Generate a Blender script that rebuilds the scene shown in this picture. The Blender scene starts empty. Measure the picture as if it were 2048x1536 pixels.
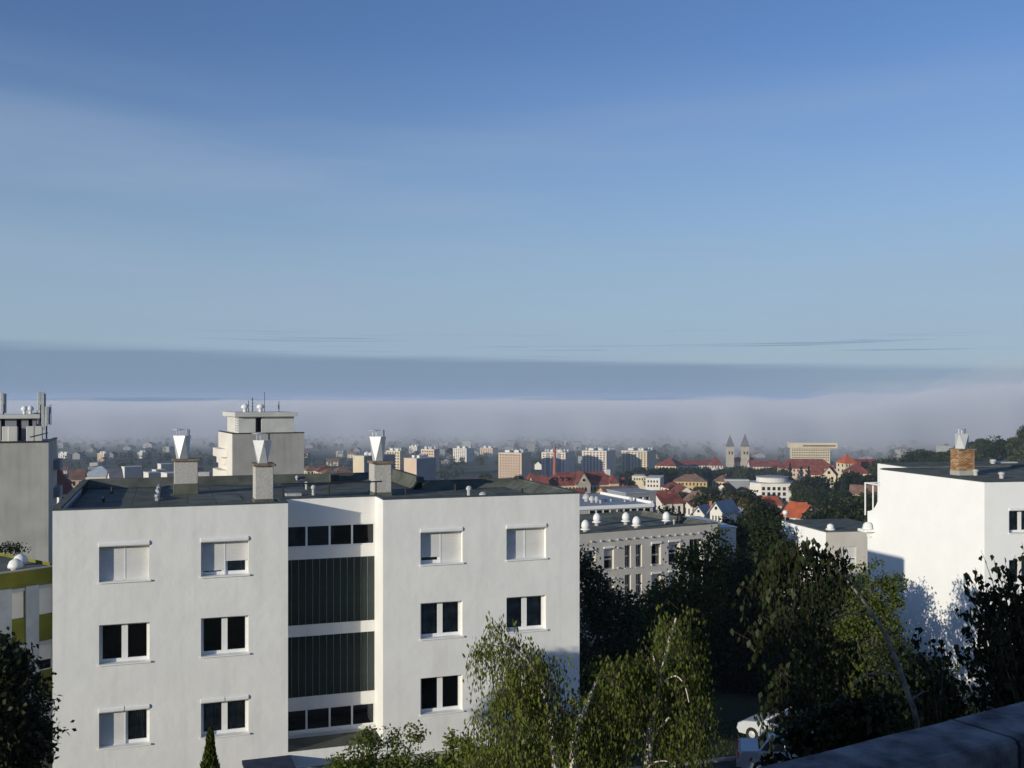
import bpy, math, random
import numpy as np
from mathutils import Vector, Matrix

R = math.radians
F = 2000.0            # focal length in pixels of a 2048 px wide frame
scene = bpy.context.scene
COL = scene.collection

# ------------------------------------------------------------------ camera, sky, sun, exposure
cam_data = bpy.data.cameras.new('camera')
cam_data.sensor_fit = 'HORIZONTAL'
cam_data.sensor_width = 36.0
cam_data.lens = 36.0 * F / 2048.0
cam_data.shift_y = 32.0 / 2048.0          # level camera, horizon a little under the middle
cam_data.clip_start = 0.05
cam_data.clip_end = 60000.0
cam = bpy.data.objects.new('camera', cam_data)
cam.location = (0, 0, 0)
cam.rotation_euler = (R(90), 0, 0)
COL.objects.link(cam)
scene.camera = cam

SUN_EL = R(11.3)
SX, SY = 0.705, 0.709                      # horizontal travel of the sunlight
_n = math.hypot(SX, SY); SX /= _n; SY /= _n
SUN_AZ = math.atan2(-SX, -SY)              # compass direction of the sun, clockwise from +Y

world = bpy.data.worlds.new('World')
scene.world = world
world.use_nodes = True
wt = world.node_tree
for n in list(wt.nodes):
    wt.nodes.remove(n)
def wn(t, **k):
    n = wt.nodes.new(t)
    for a, b in k.items():
        setattr(n, a, b)
    return n
def wl(a, b):
    wt.links.new(a, b)
sky = wn('ShaderNodeTexSky')
sky.sky_type = 'NISHITA'
sky.sun_disc = False
sky.sun_elevation = SUN_EL
sky.sun_rotation = SUN_AZ
sky.altitude = 300
sky.air_density = 1.0
sky.dust_density = 0.4
sky.ozone_density = 1.0
tc = wn('ShaderNodeTexCoord')
sep = wn('ShaderNodeSeparateXYZ')
wl(tc.outputs['Generated'], sep.inputs[0])
def wmath(op, a, b=None, c=None, clamp=False):
    n = wn('ShaderNodeMath', operation=op, use_clamp=clamp)
    for i, x in enumerate((a, b, c)):
        if x is None: continue
        if isinstance(x, (int, float)): n.inputs[i].default_value = x
        else: wl(x, n.inputs[i])
    return n.outputs[0]
def wmap(v, f0, f1, t0=0.0, t1=1.0):
    n = wn('ShaderNodeMapRange', interpolation_type='SMOOTHSTEP')
    wl(v, n.inputs[0])
    for i, x in enumerate((f0, f1, t0, t1)): n.inputs[i + 1].default_value = x
    return n.outputs[0]
# stratus sheet lying low on the horizon all the way round, its top a little uneven
wm = wn('ShaderNodeMapping'); wm.inputs['Scale'].default_value = (3.0, 3.0, 120.0)
wl(tc.outputs['Generated'], wm.inputs['Vector'])
wnz = wn('ShaderNodeTexNoise'); wnz.inputs['Scale'].default_value = 1.3; wnz.inputs['Detail'].default_value = 6
wl(wm.outputs[0], wnz.inputs['Vector'])
top = wmath('MULTIPLY_ADD', wnz.outputs[0], 0.014, 0.031)
top = wmath('MULTIPLY_ADD', sep.outputs['X'], -0.022, top)
dz = wmath('SUBTRACT', sep.outputs['Z'], top)
sheet = wmap(dz, 0.007, -0.005)
# loose thin streaks just above the sheet
wm2 = wn('ShaderNodeMapping'); wm2.inputs['Scale'].default_value = (2.2, 2.2, 260.0)
wl(tc.outputs['Generated'], wm2.inputs['Vector'])
wnz2 = wn('ShaderNodeTexNoise'); wnz2.inputs['Scale'].default_value = 2.1; wnz2.inputs['Detail'].default_value = 4
wl(wm2.outputs[0], wnz2.inputs['Vector'])
st = wmap(wnz2.outputs[0], 0.60, 0.68)
near = wmath('MULTIPLY', wmap(sep.outputs['Z'], 0.075, 0.055), wmap(sep.outputs['Z'], 0.040, 0.046))
streak = wmath('MULTIPLY', wmath('MULTIPLY', st, near), 0.55)
# high thin veil
wm3 = wn('ShaderNodeMapping'); wm3.inputs['Scale'].default_value = (1.5, 1.5, 14.0); wm3.inputs['Rotation'].default_value = (0, R(4), 0)
wl(tc.outputs['Generated'], wm3.inputs['Vector'])
wnz3 = wn('ShaderNodeTexNoise'); wnz3.inputs['Scale'].default_value = 1.0; wnz3.inputs['Detail'].default_value = 5
wl(wm3.outputs[0], wnz3.inputs['Vector'])
veil = wmath('MULTIPLY', wmath('MULTIPLY', wmap(wnz3.outputs[0], 0.40, 0.72), wmap(sep.outputs['Z'], 0.34, 0.20)), 0.45)
SKY_K = 0.11
hsv = wn('ShaderNodeHueSaturation')
hsv.inputs['Saturation'].default_value = 1.0
wb = wn('ShaderNodeMix', data_type='RGBA', blend_type='MULTIPLY')      # daylight white balance of the camera
wb.inputs[0].default_value = 1.0
wb.inputs[7].default_value = (0.60, 0.79, 1.20, 1)
wl(sky.outputs[0], wb.inputs[6])
wl(wb.outputs[2], hsv.inputs['Color'])
def wmix(fac, a, col):
    n = wn('ShaderNodeMix', data_type='RGBA')
    wl(fac, n.inputs[0])
    wl(a, n.inputs[6])
    n.inputs[7].default_value = tuple(c / SKY_K for c in col) + (1,)
    return n.outputs[2]
c0 = wmix(wmath('MULTIPLY', wmap(sep.outputs['Z'], 0.34, 0.05), 0.72), hsv.outputs[0], (0.325, 0.44, 0.54))
c1 = wmix(veil, c0, (0.335, 0.43, 0.585))
sheet_k = wmath('MULTIPLY', sheet, wmap(sep.outputs['X'], 0.10, 0.50, 0.78, 0.45))
c2 = wmix(wmath('MAXIMUM', sheet_k, streak), c1, (0.175, 0.255, 0.385))
bg = wn('ShaderNodeBackground'); bg.inputs['Strength'].default_value = SKY_K
wl(c2, bg.inputs['Color'])
wo = wn('ShaderNodeOutputWorld')
wl(bg.outputs[0], wo.inputs['Surface'])

sun_data = bpy.data.lights.new('sun', 'SUN')
sun_data.energy = 4.0
sun_data.angle = R(0.5)
sun_data.color = (1.0, 0.93, 0.77)
sun = bpy.data.objects.new('sun', sun_data)
sd = Vector((SX * math.cos(SUN_EL), SY * math.cos(SUN_EL), -math.sin(SUN_EL)))
sun.rotation_euler = sd.to_track_quat('-Z', 'Y').to_euler()
sun.location = (-60, -60, 40)
COL.objects.link(sun)

vs = scene.view_settings
vs.view_transform = 'Standard'
try: vs.look = 'None'
except Exception: pass
vs.gamma = 1.0
vs.use_curve_mapping = False
vs.exposure = 0.0
scene.render.engine = 'CYCLES'
scene.cycles.use_denoising = True
scene.cycles.volume_bounces = 3
scene.cycles.max_bounces = 8
scene.cycles.transparent_max_bounces = 24
scene.cycles.diffuse_bounces = 3
scene.cycles.caustics_reflective = False
scene.cycles.caustics_refractive = False

# ------------------------------------------------------------------ materials
def mat(name, col, rough=0.8, var=0.12, scale=3.0, bump=0.0, bscale=None, metal=0.0, spec=0.3, col2=None, streak=0.0, detail=5):
    """procedural surface: two-tone noise, optional vertical weather streaks and fine relief"""
    m = bpy.data.materials.new(name)
    m.use_nodes = True
    nt = m.node_tree
    p = nt.nodes['Principled BSDF']
    p.inputs['Roughness'].default_value = rough
    p.inputs['Metallic'].default_value = metal
    p.inputs['Specular IOR Level'].default_value = spec
    tcn = nt.nodes.new('ShaderNodeTexCoord')
    nz = nt.nodes.new('ShaderNodeTexNoise')
    nz.inputs['Scale'].default_value = scale
    nz.inputs['Detail'].default_value = detail
    nt.links.new(tcn.outputs['Object'], nz.inputs['Vector'])
    mx = nt.nodes.new('ShaderNodeMix'); mx.data_type = 'RGBA'
    a = tuple(c * (1 - var) for c in col) + (1,)
    b = (tuple(col2) if col2 else tuple(min(1, c * (1 + var)) for c in col)) + (1,)
    mx.inputs[6].default_value = a; mx.inputs[7].default_value = b
    rg = nt.nodes.new('ShaderNodeMapRange')
    rg.inputs[1].default_value = 0.35; rg.inputs[2].default_value = 0.65
    nt.links.new(nz.outputs[0], rg.inputs[0])
    nt.links.new(rg.outputs[0], mx.inputs[0])
    out = mx.outputs[2]
    if streak > 0:
        mp = nt.nodes.new('ShaderNodeMapping'); mp.inputs['Scale'].default_value = (2.2, 2.2, 0.12)
        nt.links.new(tcn.outputs['Object'], mp.inputs[0])
        n2 = nt.nodes.new('ShaderNodeTexNoise'); n2.inputs['Scale'].default_value = 1.0; n2.inputs['Detail'].default_value = 6
        nt.links.new(mp.outputs[0], n2.inputs['Vector'])
        r2 = nt.nodes.new('ShaderNodeMapRange'); r2.inputs[1].default_value = 0.5; r2.inputs[2].default_value = 0.75
        r2.inputs[3].default_value = 0.0; r2.inputs[4].default_value = streak
        nt.links.new(n2.outputs[0], r2.inputs[0])
        m2 = nt.nodes.new('ShaderNodeMix'); m2.data_type = 'RGBA'; m2.blend_type = 'MULTIPLY'
        m2.inputs[7].default_value = (0.45, 0.42, 0.38, 1)
        nt.links.new(r2.outputs[0], m2.inputs[0]); nt.links.new(out, m2.inputs[6])
        out = m2.outputs[2]
    nt.links.new(out, p.inputs['Base Color'])
    if bump > 0:
        n3 = nt.nodes.new('ShaderNodeTexNoise')
        n3.inputs['Scale'].default_value = bscale or scale * 6
        n3.inputs['Detail'].default_value = 4
        nt.links.new(tcn.outputs['Object'], n3.inputs['Vector'])
        bp = nt.nodes.new('ShaderNodeBump'); bp.inputs['Strength'].default_value = 1.0
        bp.inputs['Distance'].default_value = bump
        nt.links.new(n3.outputs[0], bp.inputs['Height'])
        nt.links.new(bp.outputs[0], p.inputs['Normal'])
    return m

def glass_mat(name, tint=(0.5, 0.55, 0.55), clear=0.8):
    m = bpy.data.materials.new(name); m.use_nodes = True
    nt = m.node_tree; nt.nodes.remove(nt.nodes['Principled BSDF'])
    out = nt.nodes['Material Output']
    gl = nt.nodes.new('ShaderNodeBsdfGlossy'); gl.inputs['Roughness'].default_value = 0.02
    gl.inputs['Color'].default_value = (0.9, 0.95, 1, 1)
    tr = nt.nodes.new('ShaderNodeBsdfTransparent'); tr.inputs['Color'].default_value = tint + (1,)
    df = nt.nodes.new('ShaderNodeBsdfDiffuse'); df.inputs['Color'].default_value = (0.02, 0.022, 0.022, 1)
    nz = nt.nodes.new('ShaderNodeTexNoise'); nz.inputs['Scale'].default_value = 2.0
    m1 = nt.nodes.new('ShaderNodeMixShader'); m1.inputs[0].default_value = clear
    nt.links.new(df.outputs[0], m1.inputs[1]); nt.links.new(tr.outputs[0], m1.inputs[2])
    fr = nt.nodes.new('ShaderNodeFresnel'); fr.inputs['IOR'].default_value = 1.45
    bp = nt.nodes.new('ShaderNodeBump'); bp.inputs['Distance'].default_value = 0.002
    nt.links.new(nz.outputs[0], bp.inputs['Height']); nt.links.new(bp.outputs[0], gl.inputs['Normal'])
    m2 = nt.nodes.new('ShaderNodeMixShader')
    nt.links.new(fr.outputs[0], m2.inputs[0]); nt.links.new(m1.outputs[0], m2.inputs[1]); nt.links.new(gl.outputs[0], m2.inputs[2])
    nt.links.new(m2.outputs[0], out.inputs['Surface'])
    return m

def leaf_mat(name, c_a, c_b, trans=0.35, rough=0.5):
    m = bpy.data.materials.new(name); m.use_nodes = True
    nt = m.node_tree; p = nt.nodes['Principled BSDF']; out = nt.nodes['Material Output']
    g = nt.nodes.new('ShaderNodeNewGeometry')
    oi = nt.nodes.new('ShaderNodeObjectInfo')
    add = nt.nodes.new('ShaderNodeMath'); add.operation = 'MULTIPLY_ADD'
    nt.links.new(oi.outputs['Random'], add.inputs[0]); add.inputs[1].default_value = 0.5
    sc = nt.nodes.new('ShaderNodeMath'); sc.operation = 'MULTIPLY'; sc.inputs[1].default_value = 0.6
    nt.links.new(g.outputs['Random Per Island'], sc.inputs[0]); nt.links.new(sc.outputs[0], add.inputs[2])
    mx = nt.nodes.new('ShaderNodeMix'); mx.data_type = 'RGBA'
    mx.inputs[6].default_value = c_a + (1,); mx.inputs[7].default_value = c_b + (1,)
    nt.links.new(add.outputs[0], mx.inputs[0])
    nt.links.new(mx.outputs[2], p.inputs['Base Color'])
    p.inputs['Roughness'].default_value = rough
    p.inputs['Specular IOR Level'].default_value = 0.18
    t = nt.nodes.new('ShaderNodeBsdfTranslucent')
    br = nt.nodes.new('ShaderNodeMix'); br.data_type = 'RGBA'; br.blend_type = 'MULTIPLY'; br.inputs[0].default_value = 1
    br.inputs[7].default_value = (1.1, 1.15, 0.5, 1)
    nt.links.new(mx.outputs[2], br.inputs[6]); nt.links.new(br.outputs[2], t.inputs['Color'])
    ms = nt.nodes.new('ShaderNodeMixShader'); ms.inputs[0].default_value = trans
    nt.links.new(p.outputs[0], ms.inputs[1]); nt.links.new(t.outputs[0], ms.inputs[2])
    nt.links.new(ms.outputs[0], out.inputs['Surface'])
    return m

def vol_mat(name, density, col, aniso=0.0):
    m = bpy.data.materials.new(name); m.use_nodes = True
    nt = m.node_tree; nt.nodes.remove(nt.nodes['Principled BSDF'])
    v = nt.nodes.new('ShaderNodeVolumePrincipled')
    v.inputs['Color'].default_value = col + (1,)
    v.inputs['Density'].default_value = density
    v.inputs['Density Attribute'].default_value = ''
    v.inputs['Anisotropy'].default_value = aniso
    nt.links.new(v.outputs[0], nt.nodes['Material Output'].inputs['Volume'])
    return m

M = {}
M['stucco'] = mat('white_stucco', (0.80, 0.79, 0.76), 0.9, 0.03, 0.7, bump=0.015, bscale=2.2, streak=0.16)
M['sunlit_white'] = mat('sunlit_white_render', (0.88, 0.875, 0.86), 0.9, 0.02, 0.7, bump=0.008, bscale=2.6)  # stucco lifted towards white: part of the sun glare is in the colour
M['white_paint'] = mat('white_paint', (0.82, 0.82, 0.80), 0.45, 0.03, 4)
M['band'] = mat('grey_white_render', (0.70, 0.69, 0.70), 0.85, 0.04, 1.0, bump=0.004, bscale=6)
M['shutter'] = mat('shutter_plastic', (0.66, 0.65, 0.63), 0.55, 0.03, 3)
M['felt'] = mat('roof_felt', (0.098, 0.104, 0.084), 0.85, 0.30, 1.3, bump=0.01, bscale=8, streak=0.0)
M['felt2'] = mat('roof_felt_worn', (0.118, 0.124, 0.100), 0.85, 0.35, 0.8, bump=0.01, bscale=7)
M['flash'] = mat('roof_edge_sheet', (0.06, 0.075, 0.072), 0.6, 0.25, 2.0)
M['dark_metal'] = mat('dark_metal', (0.03, 0.03, 0.032), 0.5, 0.2, 5)
M['zinc'] = mat('zinc_sheet', (0.55, 0.56, 0.57), 0.38, 0.05, 5, metal=0.25, spec=0.5)
M['vent'] = mat('vent_pipe_plastic', (0.45, 0.46, 0.45), 0.6, 0.15, 6)
M['pebble'] = mat('pebbledash', (0.46, 0.44, 0.41), 0.95, 0.16, 16, bump=0.012, bscale=30, streak=0.15)
M['cap'] = mat('mossy_concrete', (0.19, 0.15, 0.11), 0.95, 0.45, 5, bump=0.02, bscale=14)
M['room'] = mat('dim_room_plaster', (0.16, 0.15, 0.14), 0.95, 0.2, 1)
M['curtain'] = mat('net_curtain', (0.42, 0.42, 0.42), 0.95, 0.3, 3)
M['glass'] = glass_mat('window_glass', (0.86, 0.88, 0.88), 0.93)
M['ribbed'] = mat('ribbed_glass', (0.030, 0.042, 0.038), 0.22, 0.35, 0.7, spec=0.5, bump=0.003, bscale=9)
M['ribedge'] = mat('glass_joint_shine', (0.17, 0.175, 0.165), 0.5, 0.2, 3)  # strip joints, pale because the shine along the edges is in their colour
M['beige'] = mat('beige_render', (0.60, 0.56, 0.50), 0.9, 0.05, 0.5, bump=0.01, bscale=3, streak=0.12)
M['concrete'] = mat('grey_concrete', (0.40, 0.39, 0.36), 0.9, 0.10, 0.4, bump=0.01, bscale=3, streak=0.25)
M['concrete_pale'] = mat('pale_concrete', (0.58, 0.57, 0.53), 0.9, 0.08, 0.6, streak=0.12)
M['dark_room'] = mat('window_dark', (0.02, 0.022, 0.025), 0.15, 0.3, 0.3, spec=0.5)
M['green_render'] = mat('olive_green_render', (0.15, 0.155, 0.02), 0.9, 0.2, 0.8)
M['greywhite'] = mat('ribbed_grey_panel', (0.36, 0.39, 0.42), 0.85, 0.1, 2.0)
M['bricks'] = mat('ochre_brick', (0.30, 0.155, 0.065), 0.9, 0.4, 9, bump=0.004, bscale=30)
M['bricks_dark'] = mat('dark_ochre_brick', (0.20, 0.095, 0.045), 0.9, 0.4, 9, bump=0.004, bscale=30)
M['bricks_pale'] = mat('pale_ochre_brick', (0.40, 0.26, 0.14), 0.9, 0.3, 9, bump=0.004, bscale=30)
M['mortar'] = mat('mortar', (0.30, 0.25, 0.18), 0.95, 0.2, 8)
M['parapet'] = mat('weathered_coping', (0.11, 0.11, 0.125), 0.85, 0.45, 9.0, bump=0.005, bscale=45, col2=(0.26, 0.26, 0.28), detail=9)
M['tar'] = mat('joint_tar', (0.03, 0.03, 0.03), 0.8, 0.2, 20)
M['grass'] = mat('rough_grass', (0.055, 0.075, 0.022), 0.95, 0.4, 0.25, bump=0.05, bscale=4, col2=(0.09, 0.10, 0.03))
M['asphalt'] = mat('asphalt', (0.05, 0.05, 0.052), 0.9, 0.25, 2.0, bump=0.004, bscale=40)
M['kerb'] = mat('kerb_concrete', (0.30, 0.29, 0.27), 0.9, 0.2, 3)
M['redroof'] = mat('red_roof_tile', (0.20, 0.060, 0.045), 0.85, 0.30, 0.35, bump=0.03, bscale=2.5)
M['orangeroof'] = mat('orange_roof_tile', (0.42, 0.105, 0.045), 0.85, 0.18, 0.5, bump=0.03, bscale=2.5)
M['brownroof'] = mat('brown_roof_tile', (0.20, 0.12, 0.085), 0.9, 0.25, 0.3, bump=0.03, bscale=2.5)
M['greyroof'] = mat('grey_sheet_roof', (0.30, 0.31, 0.34), 0.6, 0.12, 0.4)
M['paleroof'] = mat('pale_sheet_roof', (0.48, 0.52, 0.55), 0.55, 0.1, 0.4)
M['cream'] = mat('cream_render', (0.60, 0.51, 0.36), 0.9, 0.06, 0.1)
M['peach'] = mat('peach_panel', (0.62, 0.46, 0.34), 0.9, 0.06, 0.1)
M['ochre'] = mat('ochre_render', (0.50, 0.38, 0.19), 0.9, 0.08, 0.1)
M['offwhite'] = mat('offwhite_panel', (0.68, 0.64, 0.58), 0.9, 0.06, 0.1)
M['pinkwhite'] = mat('pinkish_white_panel', (0.66, 0.56, 0.48), 0.9, 0.06, 0.1)
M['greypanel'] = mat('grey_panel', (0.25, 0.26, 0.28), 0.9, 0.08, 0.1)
M['stone'] = mat('church_stone', (0.42, 0.37, 0.31), 0.9, 0.15, 0.3)
M['slate'] = mat('slate_spire', (0.16, 0.16, 0.18), 0.7, 0.15, 0.4)
M['redbrick'] = mat('red_brick_stack', (0.32, 0.11, 0.085), 0.9, 0.2, 0.6)
M['bark'] = mat('grey_brown_bark', (0.10, 0.085, 0.07), 0.95, 0.35, 6, bump=0.02, bscale=14)
M['birchbark'] = mat('pale_birch_bark', (0.60, 0.54, 0.47), 0.75, 0.12, 7, bump=0.006, bscale=25, col2=(0.66, 0.60, 0.54))
M['shade_bark'] = mat('shaded_birch_bark', (0.20, 0.18, 0.16), 0.85, 0.35, 8, bump=0.005, bscale=25, col2=(0.33, 0.30, 0.27))  # birch bark darkened for the stem in shade: shade put into the colour
M['far_wall'] = mat('far_wall', (0.26, 0.25, 0.24), 0.9, 0.2, 0.05)
M['twig'] = mat('brown_twig', (0.045, 0.032, 0.022), 0.9, 0.2, 10)
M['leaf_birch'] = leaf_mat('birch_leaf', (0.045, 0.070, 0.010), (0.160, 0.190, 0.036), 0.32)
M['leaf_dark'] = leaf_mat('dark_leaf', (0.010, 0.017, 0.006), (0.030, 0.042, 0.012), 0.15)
M['leaf_mid'] = leaf_mat('mid_green_leaf', (0.026, 0.042, 0.008), (0.085, 0.105, 0.016), 0.2)
M['leaf_town'] = leaf_mat('town_leaf', (0.020, 0.031, 0.012), (0.060, 0.070, 0.022), 0.15, 0.8)
M['leaf_brown'] = leaf_mat('brownish_leaf', (0.085, 0.070, 0.030), (0.14, 0.11, 0.05), 0.2, 0.8)
M['needle'] = leaf_mat('dark_needle', (0.018, 0.030, 0.014), (0.04, 0.055, 0.022), 0.1, 0.8)
M['car_white'] = mat('white_car_paint', (0.52, 0.54, 0.55), 0.25, 0.01, 1, spec=0.5)
M['car_silver'] = mat('silver_car_paint', (0.34, 0.37, 0.42), 0.28, 0.02, 1, metal=0.5, spec=0.5)
M['car_glass'] = mat('car_glass', (0.012, 0.014, 0.016), 0.06, 0.1, 1, spec=0.6)
M['tail'] = mat('red_lamp_lens', (0.45, 0.012, 0.02), 0.2, 0.15, 6, spec=0.5)
M['tyre'] = mat('tyre_rubber', (0.02, 0.02, 0.02), 0.9, 0.2, 6)
M['canopy'] = mat('dark_blue_sheet', (0.035, 0.045, 0.075), 0.9, 0.2, 3, spec=0.08)
M['ball'] = mat('white_ventilator', (0.75, 0.75, 0.73), 0.5, 0.06, 4)

# ------------------------------------------------------------------ builders
def link(name, data, parent=None):
    o = bpy.data.objects.new(name, data)
    COL.objects.link(o)
    if parent is not None: o.parent = parent
    return o
def tag(o, label=None, cat=None, group=None, kind=None):
    if label: o['label'] = label
    if cat: o['category'] = cat
    if group: o['group'] = group
    if kind: o['kind'] = kind
    return o
def thing(name, label, cat, loc=(0, 0, 0), rotz=0.0, group=None):
    o = link(name, None)
    o.location = loc; o.rotation_euler = (0, 0, rotz)
    return tag(o, label, cat, group)
def copy_tree(o, parent=None):
    c = o.copy(); COL.objects.link(c)
    if parent is not None: c.parent = parent
    for ch in list(KIDS.get(o.name, [])):
        copy_tree(ch, c)
    return c
KIDS = {}

class MB:
    def __init__(s): s.v = []; s.f = []; s.m = []
    def quad(s, a, b, c, d, mi=0):
        i = len(s.v); s.v += [tuple(a), tuple(b), tuple(c), tuple(d)]; s.f.append((i, i + 1, i + 2, i + 3)); s.m.append(mi)
    def poly(s, pts, mi=0):
        i = len(s.v); s.v += [tuple(p) for p in pts]; s.f.append(tuple(range(i, i + len(pts)))); s.m.append(mi)
    def box(s, x0, x1, y0, y1, z0, z1, mi=0):
        i = len(s.v)
        s.v += [(x0, y0, z0), (x1, y0, z0), (x1, y1, z0), (x0, y1, z0), (x0, y0, z1), (x1, y0, z1), (x1, y1, z1), (x0, y1, z1)]
        for f in ((0, 3, 2, 1), (4, 5, 6, 7), (0, 1, 5, 4), (1, 2, 6, 5), (2, 3, 7, 6), (3, 0, 4, 7)):
            s.f.append(tuple(i + k for k in f)); s.m.append(mi)
        return s
    def bbox(s, x0, x1, y0, y1, z0, z1, b=0.02, mi=0):
        """box with chamfered top and vertical edges"""
        ring = lambda q: [(x0 + q, y0), (x1 - q, y0), (x1, y0 + q), (x1, y1 - q), (x1 - q, y1), (x0 + q, y1), (x0, y1 - q), (x0, y0 + q)]
        i = len(s.v); base = ring(b)
        ins = [(min(max(x, x0 + b), x1 - b), min(max(y, y0 + b), y1 - b)) for x, y in ring(b)]
        s.v += [(x, y, z0) for x, y in base] + [(x, y, z1 - b) for x, y in base] + [(x, y, z1) for x, y in ins]
        for k in range(8):
            j = (k + 1) % 8
            s.f.append((i + k, i + j, i + 8 + j, i + 8 + k)); s.m.append(mi)
            s.f.append((i + 8 + k, i + 8 + j, i + 16 + j, i + 16 + k)); s.m.append(mi)
        s.f.append(tuple(i + 16 + k for k in range(8))); s.m.append(mi)
        s.f.append(tuple(i + 7 - k for k in range(8))); s.m.append(mi)
        return s
    def prism(s, pts, z0, z1, mi=0, top=None):
        """pts counter-clockwise in xy"""
        i = len(s.v); n = len(pts)
        s.v += [(x, y, z0) for x, y in pts] + [(x, y, z1) for x, y in pts]
        for k in range(n):
            j = (k + 1) % n
            s.f.append((i + k, i + j, i + n + j, i + n + k)); s.m.append(mi)
        s.f.append(tuple(i + n + k for k in range(n))); s.m.append(mi if top is None else top)
        s.f.append(tuple(i + n - 1 - k for k in range(n))); s.m.append(mi)
        return s
    def side_prism(s, pts, x0, x1, mi=0):
        """pts in (y,z), extruded along x"""
        i = len(s.v); n = len(pts)
        s.v += [(x0, y, z) for y, z in pts] + [(x1, y, z) for y, z in pts]
        for k in range(n):
            j = (k + 1) % n
            s.f.append((i + k, i + n + k, i + n + j, i + j)); s.m.append(mi)
        s.f.append(tuple(i + k for k in range(n))); s.m.append(mi)
        s.f.append(tuple(i + 2 * n - 1 - k for k in range(n))); s.m.append(mi)
        return s
    def tube(s, pts, rad, n=6, mi=0, cap=True):
        pts = [Vector(p) for p in pts]
        if not isinstance(rad, (list, tuple)): rad = [rad] * len(pts)
        i = len(s.v); ref = Vector((0.31, 0.17, 0.93))
        for k, p in enumerate(pts):
            t = (pts[min(k + 1, len(pts) - 1)] - pts[max(k - 1, 0)]).normalized()
            a = t.cross(ref)
            if a.length < 1e-3: a = t.cross(Vector((1, 0, 0)))
            a.normalize(); b = t.cross(a)
            for q in range(n):
                w = 2 * math.pi * q / n
                s.v.append(tuple(p + (a * math.cos(w) + b * math.sin(w)) * rad[k]))
        for k in range(len(pts) - 1):
            for q in range(n):
                r = (q + 1) % n
                s.f.append((i + k * n + q, i + k * n + r, i + (k + 1) * n + r, i + (k + 1) * n + q)); s.m.append(mi)
        if cap:
            s.f.append(tuple(i + n - 1 - q for q in range(n))); s.m.append(mi)
            e = i + (len(pts) - 1) * n
            s.f.append(tuple(e + q for q in range(n))); s.m.append(mi)
        return s
    def lathe(s, prof, n=12, c=(0, 0, 0), mi=0):
        """prof: (radius, z) from bottom to top"""
        i = len(s.v)
        for r, z in prof:
            for q in range(n):
                w = 2 * math.pi * q / n
                s.v.append((c[0] + r * math.cos(w), c[1] + r * math.sin(w), c[2] + z))
        for k in range(len(prof) - 1):
            for q in range(n):
                r = (q + 1) % n
                s.f.append((i + k * n + q, i + k * n + r, i + (k + 1) * n + r, i + (k + 1) * n + q)); s.m.append(mi)
        s.f.append(tuple(i + n - 1 - q for q in range(n))); s.m.append(mi)
        e = i + (len(prof) - 1) * n
        s.f.append(tuple(e + q for q in range(n))); s.m.append(mi)
        return s
    def mesh(s, name, mats, smooth=False):
        me = bpy.data.meshes.new(name)
        me.from_pydata(s.v, [], s.f)
        if not isinstance(mats, (list, tuple)): mats = [mats]
        for m in mats: me.materials.append(m)
        me.polygons.foreach_set('material_index', s.m)
        if smooth: me.polygons.foreach_set('use_smooth', [True] * len(s.f))
        me.update()
        return me
    def build(s, name, mats, parent=None, smooth=False, loc=None):
        o = link(name, s.mesh(name, mats, smooth), parent)
        if loc: o.location = loc
        if parent is not None: KIDS.setdefault(parent.name, []).append(o)
        return o
def put(name, me, parent, loc=(0, 0, 0), rotz=0.0):
    o = link(name, me, parent); o.location = loc; o.rotation_euler = (0, 0, rotz)
    if parent is not None: KIDS.setdefault(parent.name, []).append(o)
    return o

class Frame:
    """a facade's own axes: u along it, v into the building, z up; (ox, oy) is where u = v = 0 stands"""
    def __init__(s, ox, oy, ang):
        s.ox, s.oy, s.ang = ox, oy, ang
        s.d = (math.cos(ang), math.sin(ang)); s.b = (-math.sin(ang), math.cos(ang))
    def depth(s, u, v=0.0): return s.oy + s.d[1] * u + s.b[1] * v
    def u(s, px, v=0.0):
        t = (px - 1024) / F
        x0 = s.ox + s.b[0] * v; y0 = s.oy + s.b[1] * v
        return (t * y0 - x0) / (s.d[0] - t * s.d[1])
    def z(s, py, u, v=0.0): return -(py - 800) / F * s.depth(u, v)
    def uv_at(s, px, py, z):
        """where the line of sight through a photo point meets the level z"""
        D = -z * F / (py - 800); x = (px - 1024) / F * D
        dx, dy = x - s.ox, D - s.oy
        return dx * s.d[0] + dy * s.d[1], dx * s.b[0] + dy * s.b[1]
def P(px, py, D): return Vector(((px - 1024) / F * D, D, -(py - 800) / F * D))

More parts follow.
